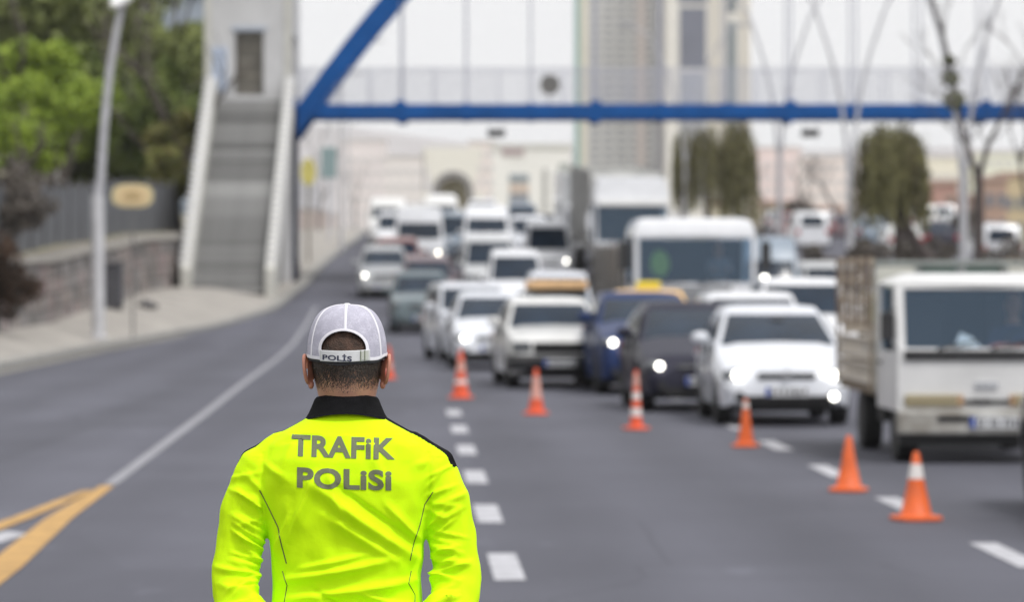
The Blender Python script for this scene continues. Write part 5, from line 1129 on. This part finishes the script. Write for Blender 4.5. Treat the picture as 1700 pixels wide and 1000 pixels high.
# hair: short dark stubble clipped shorter towards the nape
bvh = BVHTree.FromPolygons([v.co[:] for v in bm_.vertices], [p.vertices[:] for p in bm_.polygons])
rnd = random.Random(3); mb = MB(); cnt = 0; HA = mat('hair_dark', (.020, .013, .009), .55, 0, .3, 60)
HA2 = mat('hair_brown', (.055, .036, .022), .55)
for i in range(60000):
    z = rnd.uniform(1.578, 1.758); a = rnd.uniform(0, 2 * math.pi)
    cx, cy = math.cos(a), math.sin(a)
    if cy > .45 and z < 1.70: continue                      # face
    if cy > -.15 and cy <= .45 and z < 1.628 + .06 * max(0, cy): continue
    if cy <= -.15 and z < 1.584 + .012 * (1 - abs(cx)) * -1 + .010: pass
    dens = min(1, max(0, (z - 1.578 - .008 * abs(cx)) / .055)) ** .9
    if z > 1.725: continue
    if z > 1.672: dens *= .8 if abs(cx + .05) < .22 else 1            # thinner on the crown, seen in the cap opening
    if rnd.random() > dens: continue
    h_ = bvh.ray_cast(Vector((cx * .3, .02 + cy * .3, z)), Vector((-cx, -cy, 0)))
    if h_[0] is None: continue
    p, n_ = h_[0], h_[1]; L_ = .0022 + .0055 * min(1, max(0, (z - 1.59) / .05)); L_ *= rnd.uniform(.7, 1.3)
    d = (Vector((rnd.uniform(-.4, .4), rnd.uniform(-.2, .2), -1)) + n_ * (.35 if z < 1.655 else .05)).normalized(); s_ = n_.cross(d).normalized() * rnd.uniform(.0004, .0009)
    mb.add([p - s_, p + s_, p + d * L_ + n_ * .0004], [(0, 1, 2)], 1 if rnd.random() < .3 else 0)
mb.build('hair', [HA, HA2], off, fix=False)['kind'] = 'stuff'
mb = MB(); mb.loft([ell(0, cy, z_, rx + .0012, ry + .0012, 40, 2.15) for z_, cy, rx, ry in ((1.632, .024, .0750, .1000), (1.65, .022, .0768, .1015), (1.67, .021, .0765, .100), (1.69, .022, .0750, .0965), (1.715, .022, .0665, .0865), (1.735, .022, .0525, .0685), (1.748, .022, .03, .04))])
me_ = mb.mesh('hair_cap', mat('hair_cropped', (.028, .016, .010), .7, 0, .01, 38, .5, 300, col2=(.10, .052, .034)))
bmx = bmesh.new(); bmx.from_mesh(me_); bmesh.ops.delete(bmx, geom=[f for f in bmx.faces if f.calc_center_median().y > .055 and f.calc_center_median().z < 1.70], context='FACES'); bmx.to_mesh(me_); bmx.free(); me_.polygons.foreach_set('use_smooth', [True] * len(me_.polygons)); link(bpy.data.objects.new('cropped_hair', me_), off)
# --- jacket
mb = MB()
tor = [(.86, -.0, .182, .128), (.95, -.0, .176, .122), (1.05, -.002, .170, .118), (1.15, -.002, .164, .117), (1.25, -.004, .170, .121), (1.33, -.006, .187, .125), (1.39, -.008, .193, .124), (1.435, -.006, .190, .118), (1.465, -.002, .178, .108), (1.49, .002, .150, .096), (1.512, .006, .110, .085), (1.530, .008, .080, .076), (1.542, .010, .062, .064)]
mb.loft([ell(0, cy, z, rx, ry, 36, 2.35) for z, cy, rx, ry in tor])
for sx in (-1, 1):
    ar_ = [(sx * .135, .0, 1.440), (sx * .178, .0, 1.405), (sx * .213, -.002, 1.335), (sx * .236, -.008, 1.25), (sx * .246, -.020, 1.165), (sx * .238, -.055, 1.110), (sx * .185, -.110, 1.070), (sx * .11, -.160, 1.035), (sx * .075, -.182, 1.02)]
    limb(mb, ar_, [.058, .066, .061, .053, .053, .053, .049, .040, .036], 20)
jm = fuse(mb, .0043, 8)
co = get_co(jm); no = get_no(jm); x, y, z = co[:, 0], co[:, 1], co[:, 2]
def pxz(px, py): return ((px - 577.0 + 1.5) / 750, CAMZ - .007 + (455 - py) / 750)
def fold(a, b, w, amp): p = pxz(*a); q = pxz(*b); return (p[0], p[1], q[0], q[1], w, amp)
back = np.clip(-no[:, 1] * 1.6 + .1, 0, 1)
sleeve = 1 / (1 + np.exp(-(np.abs(x) - .178) / .006)) * (z < 1.44)
torso_w = (1 - sleeve) * back * (z < 1.47)
d = np.zeros(len(co))
TF = [fold((525, 800), (700, 930), .016, .0065), fold((545, 850), (660, 925), .012, .004), fold((560, 800), (705, 905), .010, -.0035),
      fold((470, 960), (650, 925), .013, .006), fold((480, 990), (690, 960), .014, .0065), fold((500, 940), (610, 915), .009, .004), fold((470, 1020), (680, 1000), .015, .006),
      fold((480, 900), (530, 780), .012, .004), fold((455, 930), (485, 850), .009, .004), fold((700, 900), (640, 830), .010, .0035), fold((690, 960), (705, 860), .008, .004),
      fold((550, 780), (575, 870), .012, .003), fold((430, 760), (480, 790), .012, .003), fold((690, 770), (735, 760), .012, .003), fold((600, 690), (640, 790), .014, .0025), fold((500, 700), (470, 800), .014, .0025),
      fold((600, 980), (700, 1010), .010, .005), fold((520, 970), (580, 1005), .009, -.004)]
for f in TF: d += 2.8 * torso_w * seg_ridge(x, z, f)
rnd = random.Random(11)
for sx in (-1, 1):
    for k in range(30):                                     # slanting sleeve creases, closer together towards the elbow
        t = k / 29; zc = 1.40 - .30 * (t ** .85) + rnd.uniform(-.006, .006); sl = rnd.uniform(.02, .055) * (1 if rnd.random() < .75 else -.6); w = rnd.uniform(.0042, .0095); a_ = rnd.uniform(.006, .0125) * (.5 + .8 * t)
        xi, xo = .165 + rnd.uniform(0, .02), .292 - rnd.uniform(0, .06)
        if rnd.random() < .5: xo -= .03
        d += sleeve * back ** .8 * (1 - .55 * np.clip((np.abs(x) - .25) / .045, 0, 1)) * seg_ridge(x * sx, z, (xi, zc - sl * .4, xo, zc + sl * .6, w, a_))
    
# forearm creases and low frequency unevenness
nz = np.array([noise.noise(Vector((a * 14, b * 14, c_ * 14))) for a, b, c_ in co]); nz2 = np.array([noise.noise(Vector((a * 34 + 9, b * 34, c_ * 22))) for a, b, c_ in co])
fmask = (z < 1.49)
d += (nz * .006 + nz2 * .003) * fmask
# sleeve seam: slight groove where sleeve meets the back
seam = np.exp(-((np.abs(x) - (.183 + (1.46 - z) * .02)) / .0035) ** 2) * back * (z > 1.30) * (z < 1.45); d -= seam * .0022
co += no * d[:, None]; set_co(jm, co)
# black yoke: forward-facing shoulder panels, dark outer-arm stripe
jm.materials.clear(); jm.materials.append(NEON); jm.materials.append(JBLACK)
pc = np.empty(len(jm.polygons) * 3, dtype=np.float32); jm.polygons.foreach_get('center', pc); pc = pc.reshape(-1, 3)
X_, Y_, Z_ = pc[:, 0], pc[:, 1], pc[:, 2]
mi = ((Z_ > 1.415) & (np.abs(X_) > .086) & (Y_ > -.012 - (X_ > 0) * .016)) | ((Y_ > .022) & (Z_ > 1.39)) | ((np.abs(X_) > .19) & (Y_ > .012) & (Y_ < .05) & (Z_ > 1.1))
jm.polygons.foreach_set('material_index', mi.astype(np.int32)); jm.update()
jacket = link(bpy.data.objects.new('jacket', jm), off)
jb = BVHTree.FromPolygons([v.co[:] for v in jm.vertices], [p.vertices[:] for p in jm.polygons])
def onback(x, z, bv=jb, eps=.0012):
    h_ = bv.ray_cast(Vector((x, -1, z)), Vector((0, 1, 0)))
    return Vector((x, (h_[0].y if h_[0] is not None else -.1) - eps, z))
# collar
mb = MB(); rows = []
for z_, cy, rx, ry, tilt in ((1.535, .009, .095, .091, 0), (1.548, .011, .085, .083, .0), (1.562, .013, .078, .077, 0), (1.576, .016, .072, .073, 0), (1.579, .016, .069, .070, 0), (1.560, .016, .064, .066, 0), (1.53, .014, .064, .064, 0)):
    rows.append(ell(0, cy, z_, rx, ry, 40, 2.1))
for r_ in rows:
    for v in r_: v.z -= max(0, v.y) * .35 + v.x * v.x * 1.9
mb.loft(rows, cap=False); mb.build('collar', JBLACK, jacket, smooth=60)
def piping(name, pts, r, m):
    out = []
    for (a, b) in zip(pts, pts[1:]):
        for k in range(10):
            t = k / 10; xz = pxz(a[0] + (b[0] - a[0]) * t, a[1] + (b[1] - a[1]) * t); out.append(onback(xz[0], xz[1], eps=.0002))
    mb = MB(); mb.tube(out, r, 6); return mb.build(name, m, jacket, smooth=60)
PIPE = mat('piping_grey', (.06, .07, .035), .6)
piping('seam_piping', [(434, 812), (450, 842), (465, 872), (472, 905), (480, 935)], .0014, PIPE); piping('seam_piping', [(472, 945), (480, 968), (475, 1000), (474, 1060)], .0011, PIPE)
piping('seam_piping', [(720, 815), (706, 836), (698, 870), (688, 900), (682, 930)], .0012, PIPE); piping('seam_piping', [(684, 945), (680, 965), (690, 985), (690, 1060)], .0010, PIPE)
def lettering(name, txt, pxc, pyb, height_px, width_px, m, parent, bv=jb, eps=.0016, rot=0, off_=.038, wave=None):
    cu = bpy.data.curves.new('txt', 'FONT'); cu.body = txt; cu.size = 1; cu.align_x = 'CENTER'; cu.offset = off_; cu.space_character = 1.06; cu.resolution_u = 4
    o = bpy.data.objects.new('txt', cu); COL.objects.link(o); dg = bpy.context.evaluated_depsgraph_get(); dg.update(); me = bpy.data.meshes.new_from_object(o.evaluated_get(dg)); bpy.data.objects.remove(o)
    a = get_co(me); w = a[:, 0].max() - a[:, 0].min(); ymx = a[:, 1].max(); capz = ymx
    bm = bmesh.new(); bm.from_mesh(me); bmesh.ops.triangulate(bm, faces=bm.faces)
    sx, sz = width_px / 750 / w, height_px / 750 / capz; c = pxz(pxc, pyb)
    for v in bm.verts:
        x_, z_ = v.co.x * sx, v.co.y * sz; zz = z_ + x_ * rot - (x_ * x_) * (wave or 0); v.co = Vector((c[0] + x_, 0, c[1] + zz))
    for _ in range(3):
        es = [e for e in bm.edges if e.calc_length() > .005]
        if not es: break
        bmesh.ops.subdivide_edges(bm, edges=es, cuts=1, use_grid_fill=False); bmesh.ops.triangulate(bm, faces=bm.faces)
    for v in bm.verts: v.co = onback(v.co.x, v.co.z, bv, eps)
    me2 = bpy.data.meshes.new(name); bm.to_mesh(me2); bm.free(); me2.materials.append(m)
    return link(bpy.data.objects.new(name, me2), parent)
lettering('lettering', 'TRAFiK', 571, 755, 33, 171, LETTER, jacket, rot=-.035)
lettering('lettering', 'POLiSi', 575, 806, 32, 155, LETTER, jacket, rot=-.03)
# --- trousers, belt, shoes
mb = MB(); mb.loft([ell(0, 0, z_, rx, ry, 28, 2.3) for z_, rx, ry in ((.78, .168, .118), (.86, .172, .122), (.95, .168, .116), (1.0, .16, .11))])
for sx in (-1, 1): limb(mb, [(sx * .088, 0, .86), (sx * .10, .004, .70), (sx * .106, .0, .50), (sx * .111, -.008, .30), (sx * .113, -.008, .10)], [.098, .092, .078, .072, .066])
tm_ = fuse(mb, .009, 4); tm_.materials.clear(); tm_.materials.append(TROU); link(bpy.data.objects.new('trousers', tm_), off)
for sx in (-1, 1):
    mb = MB(); mb.loft([ell(sx * .116, .05, z_, rx, ry, 24, 2.4) for z_, rx, ry in ((0, .046, .138), (.02, .047, .14), (.021, .044, .136), (.055, .043, .125), (.075, .038, .10), (.10, .036, .07))]); mb.build('shoe', mat('shoe_black', (.015, .015, .015), .3), off, smooth=50)
# --- cap
CAPM = bpy.data.materials.new('cap_mesh'); CAPM.use_nodes = True; _nt = CAPM.node_tree; _b = _nt.nodes['Principled BSDF']; _b.inputs['Roughness'].default_value = .8
_tc = _nt.nodes.new('ShaderNodeTexCoord'); _v = _nt.nodes.new('ShaderNodeTexVoronoi'); _v.inputs['Scale'].default_value = 420; _nt.links.new(_tc.outputs['Object'], _v.inputs[0])
_n = _nt.nodes.new('ShaderNodeTexNoise'); _n.inputs['Scale'].default_value = 45; _n.inputs['Detail'].default_value = 5; _nt.links.new(_tc.outputs['Object'], _n.inputs[0])
_ml = _nt.nodes.new('ShaderNodeMath'); _ml.operation = 'MULTIPLY_ADD'; _ml.inputs[1].default_value = .8; _nt.links.new(_v.outputs['Distance'], _ml.inputs[0]); _nt.links.new(_n.outputs[0], _ml.inputs[2])
_r = _nt.nodes.new('ShaderNodeValToRGB'); _r.color_ramp.elements[0].color = (.60, .59, .68, 1); _r.color_ramp.elements[1].color = (.40, .39, .47, 1); _r.color_ramp.elements[0].position = .45; _r.color_ramp.elements[1].position = 1.0
_nt.links.new(_ml.outputs[0], _r.inputs[0]); _nt.links.new(_r.outputs[0], _b.inputs['Base Color'])
_bp = _nt.nodes.new('ShaderNodeBump'); _bp.inputs['Strength'].default_value = .4; _bp.inputs['Distance'].default_value = .001; _nt.links.new(_v.outputs['Distance'], _bp.inputs['Height']); _nt.links.new(_bp.outputs[0], _b.inputs['Normal'])
CAPW = mat('cap_white_trim', (.76, .75, .80), .7, 0, .05, 60); CAPD = mat('cap_sweatband_dark', (.03, .03, .035), .8)
cap = tag(empty('cap', (0, 0, 0)), None); cap.parent = off
CX, CY, ZB, ZT = .0, .022, 1.652, 1.774
def capsurf(a, e, o=0):
    """a: azimuth (0 = back, towards -Y), e: 0 rim .. 1 crown"""
    ca, sa = math.cos(a), math.sin(a)
    zb = ZB + .006 - .010 * ca + .004 * abs(sa); th = e * math.pi / 2
    rr = math.cos(th) ** .62; hz = math.sin(th) ** .92
    rx, ry = .0885 + o, .106 + o
    p = Vector((CX + rx * rr * sa, CY - ry * rr * ca, zb + (ZT - zb + o) * hz)); p.z += .0012 * math.sin(6 * a) * (1 - e) + .0015 * noise.noise(Vector((sa * 3, ca * 3, e * 4)))
    return p
OX, OZ, OA, OB = -.004, 1.678, .050, .040
def inopen(p): return p.y < CY and ((p.x - OX) / OA) ** 2 + (max(0, p.z - OZ) / OB) ** 2 < 1 and p.z > 1.640
def cappatch(name, a0, a1, m, na, o=0):
    ne = 56; rows = [[capsurf(a0 + (a1 - a0) * i / na, min(.995, j / ne), o) for i in range(na + 1)] for j in range(ne + 1)]
    mb = MB(); vs = [v for r_ in rows for v in r_]; fs = []
    for j in range(ne):
        for i in range(na):
            q = (j * (na + 1) + i, j * (na + 1) + i + 1, (j + 1) * (na + 1) + i + 1, (j + 1) * (na + 1) + i); c = (vs[q[0]] + vs[q[2]]) / 2
            if inopen(c): continue
            fs.append(q)
    mb.add(vs, fs); o_ = mb.build(name, m, cap, smooth=70); s_ = o_.modifiers.new('thick', 'SOLIDIFY'); s_.thickness = .0015; s_.offset = -1; return o_
for k in range(6): cappatch('panel', k * math.pi / 3, (k + 1) * math.pi / 3, CAPM if k not in (2, 3) else CAPW, 60)
def capline(name, f, r, m, n=40, cl=False):
    mb = MB(); mb.tube([f(i / n) for i in range(n + 1)], r, 8); return mb.build(name, m, cap, smooth=60)
def flat_seam(name, a, e0, w, m):
    mb = MB(); rows = []
    for j in range(41):
        e = e0 + (.985 - e0) * j / 40; c = capsurf(a, e, .0012); rr = math.hypot(c.x - CX, c.y - CY); da = min(.8, w / max(rr, .012)); rows.append([capsurf(a - da, e, .0004), capsurf(a - da * .6, e, .0016), capsurf(a + da * .6, e, .0016), capsurf(a + da, e, .0004)])
    mb.grid(rows); return mb.build(name, m, cap, smooth=60)
e_open = 0
for j in range(200):
    if not inopen(capsurf(0, j / 200)): 
        if j / 200 > .1: e_open = j / 200; break
flat_seam('seam_tape', 0.0, e_open, .0036, CAPW)
for k in (1, -1): flat_seam('seam_tape', k * math.pi / 3, 0, .003, CAPW); flat_seam('seam_tape', k * 2 * math.pi / 3, 0, .003, CAPW)
def openarc(t, o=.0008, s=1.0):
    ang = math.pi * (-.12 + 1.24 * t); x_ = OX + math.cos(ang) * OA * s; z_ = OZ + (math.sin(ang) * OB * s if 0 <= ang <= math.pi else math.sin(ang) * .05)
    # find y on the cap
    lo_, hi_ = -1, 1; best = None
    sa = None
    for it in range(2):
        pass
    e = 0.0; bestd = 9; 
    for je in range(0, 70):
        e_ = je / 90; rr = math.cos(e_ * math.pi / 2) ** .62; s_ = (x_ - CX) / (.0885 * rr)
        if abs(s_) >= 1: continue
        a_ = math.asin(s_); p = capsurf(a_, e_, o); 
        if abs(p.z - z_) < bestd: bestd = abs(p.z - z_); best = p
    return Vector((x_, best.y, z_))
rows = []
for i in range(61):
    t = i / 60; a_ = openarc(t, .001, .99); b_ = openarc(t, .002, 1.12); rows.append([a_ + Vector((0, .0015, 0)), a_ + Vector((0, -.0012, 0)), (a_ + b_) / 2 + Vector((0, -.0016, 0)), b_ + Vector((0, -.0004, 0))])
mb = MB(); mb.grid(rows); mb.build('opening_trim', CAPW, cap, smooth=60)
# lower edge band + sweatband below it
mb = MB(); rows = []
for j, (e, o_) in enumerate(((0, .0010), (.012, .0014), (.03, .0010))):
    rows.append([capsurf(.60 + (2 * math.pi - 1.20) * i / 80, e, o_) for i in range(81)])
mb.grid(rows); mb.build('edge_band', CAPW, cap, smooth=60)
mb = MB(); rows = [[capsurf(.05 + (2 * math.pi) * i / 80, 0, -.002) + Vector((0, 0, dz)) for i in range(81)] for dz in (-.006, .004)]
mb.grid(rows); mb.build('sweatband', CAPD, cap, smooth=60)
# strap with the word on it, and its buckle
def strap_pt(t, v, o=.003):
    a_ = -.66 + 1.30 * t; p = capsurf(a_, .04, o); sag = -.0045 * math.cos(a_ * 1.6); return Vector((p.x, p.y + .001, 1.6535 + sag + v * .0245 + .0015 * t))
mb = MB(); mb.grid([[strap_pt(i / 40, v) for i in range(41)] for v in (0, .08, .92, 1)]); st = mb.build('strap', mat('strap_white', (.62, .63, .64), .55, 0, .06, 90), cap, smooth=60); s_ = st.modifiers.new('thick', 'SOLIDIFY'); s_.thickness = .002; s_.offset = -1
sb = BVHTree.FromPolygons([v.co[:] for v in st.data.vertices], [p.vertices[:] for p in st.data.polygons])
lettering('strap_lettering', 'POLİS', 562, 597.5, 11, 49, mat('strap_ink', (.02, .025, .06), .5), st, sb, .0008, rot=-.06, off_=.03)
for t in (.80, .88):
    mb = MB(); mb.tube([strap_pt(t, v_, .0045) for v_ in (.04, .5, .96)], .0012, 6); mb.build('buckle_bar', mat('buckle_grey_green', (.22, .25, .17), .4), st)
mb = MB(); mb.grid([[strap_pt(.80 + .16 * i / 6, v_, .0038) for i in range(7)] for v_ in (.12, .88)]); mb.build('buckle', mat('buckle_pale', (.50, .52, .47), .4), st)
# peak (front) and button
mb = MB(); rows = []
for j in range(7):
    t = j / 6; rows.append([Vector((math.sin(a_) * (.080 - .004 * t) * (1 - .10 * t), CY + math.cos(a_) * .098 + t * .070 * math.cos(a_ * 1.1), 1.668 - t * .012 - .02 * (math.sin(a_) ** 2) * (.4 + t * .3))) for a_ in [(-.95 + 1.9 * i / 20) for i in range(21)]])
mb.grid(rows); pk = mb.build('peak', CAPW, cap, smooth=60); s_ = pk.modifiers.new('thick', 'SOLIDIFY'); s_.thickness = .003
mb = MB(); mb.ball((CX, CY, ZT + .001), (.008, .008, .0035), 14, 6); mb.build('button', CAPW, cap, smooth=60)

# --- drivers seen dimly through the truck windscreens
def driver(root_loc, yaw, label, cloth, sx):
    o = tag(empty('person', root_loc, (0, 0, R(yaw))), label, 'person')
    mb = MB(); mb.loft([ell(0, 0, z_, rx, ry, 20) for z_, rx, ry in ((-.45, .17, .13), (-.2, .16, .12), (0, .19, .12), (.08, .17, .1), (.13, .07, .06), (.2, .055, .06), (.25, .07, .085), (.32, .078, .098), (.38, .074, .092), (.43, .05, .06), (.445, .02, .02))])
    mb.ball((0, -.105, .305), (.014, .022, .016), 8, 6)
    for s in (-1, 1):
        mb.ball((s * .078, 0, .31), (.01, .02, .03), 8, 6)
        limb(mb, [(s * .17, 0, .03), (s * .24, -.08, -.16), (s * .16, -.33, -.12)], [.055, .045, .03], 10)
        mb.ball((s * .14, -.37, -.11), (.035, .045, .03), 8, 6)
        for q in range(4): mb.tube([(s * (.13 + q * .012), -.38, -.10 + q * .008), (s * (.12 + q * .01), -.42, -.12 + q * .008), (s * (.12 + q * .01), -.425, -.15)], [.009, .008, .007], 6)
        limb(mb, [(s * .09, 0, -.42), (s * .13, -.42, -.42)], [.08, .065], 10)
    m_ = fuse(mb, .012, 3); m_.materials.clear(); m_.materials.append(SKIN); b_ = link(bpy.data.objects.new('body', m_), o)
    mb = MB(); mb.loft([ell(0, .002, z_, rx, ry, 20) for z_, rx, ry in ((-.46, .185, .145), (-.2, .175, .135), (0, .205, .135), (.08, .185, .115), (.125, .08, .075))])
    for s in (-1, 1): limb(mb, [(s * .17, 0, .03), (s * .24, -.08, -.16), (s * .18, -.26, -.13)], [.068, .058, .045], 10)
    m_ = fuse(mb, .014, 2); m_.materials.clear(); m_.materials.append(cloth); link(bpy.data.objects.new('shirt', m_), o)
    mb = MB(); mb.ball((0, .018, .355), (.084, .10, .095), 14, 10); mb.build('hair', HA, o, smooth=60)
def drv(root, x_, y_, z_):
    p = Matrix.Rotation(root.rotation_euler.z, 4, 'Z') @ Vector((x_, y_, z_)); return Vector(root.location) + p
driver(drv(bl, .62, 1.25, 2.06), 3.6, 'driver in a grey shirt behind the windscreen of the white lorry', mat('shirt_grey', (.2, .22, .26), .8), 1)
driver(drv(ft, .42, .98, 1.22), RD, 'driver in a dark blue shirt behind the windscreen of the flatbed truck', mat('shirt_blue', (.05, .07, .14), .8), 1)

# ------------------------------------------------------------------ haze
mb = MB(); mb.box((0, 1770, 139.5), (7400, 3700, 290))
hz = mb.mesh('haze', BLACKP); m = bpy.data.materials.new('haze_air'); m.use_nodes = True; nt = m.node_tree; nt.nodes.clear()
o_ = nt.nodes.new('ShaderNodeOutputMaterial'); v_ = nt.nodes.new('ShaderNodeVolumePrincipled'); v_.inputs['Color'].default_value = (.985, .98, .99, 1); v_.inputs['Density'].default_value = 1.4e-4
nt.links.new(v_.outputs[0], o_.inputs['Volume']); hz.materials.clear(); hz.materials.append(m)
ho = link(bpy.data.objects.new('haze', hz)); ho['kind'] = 'stuff'
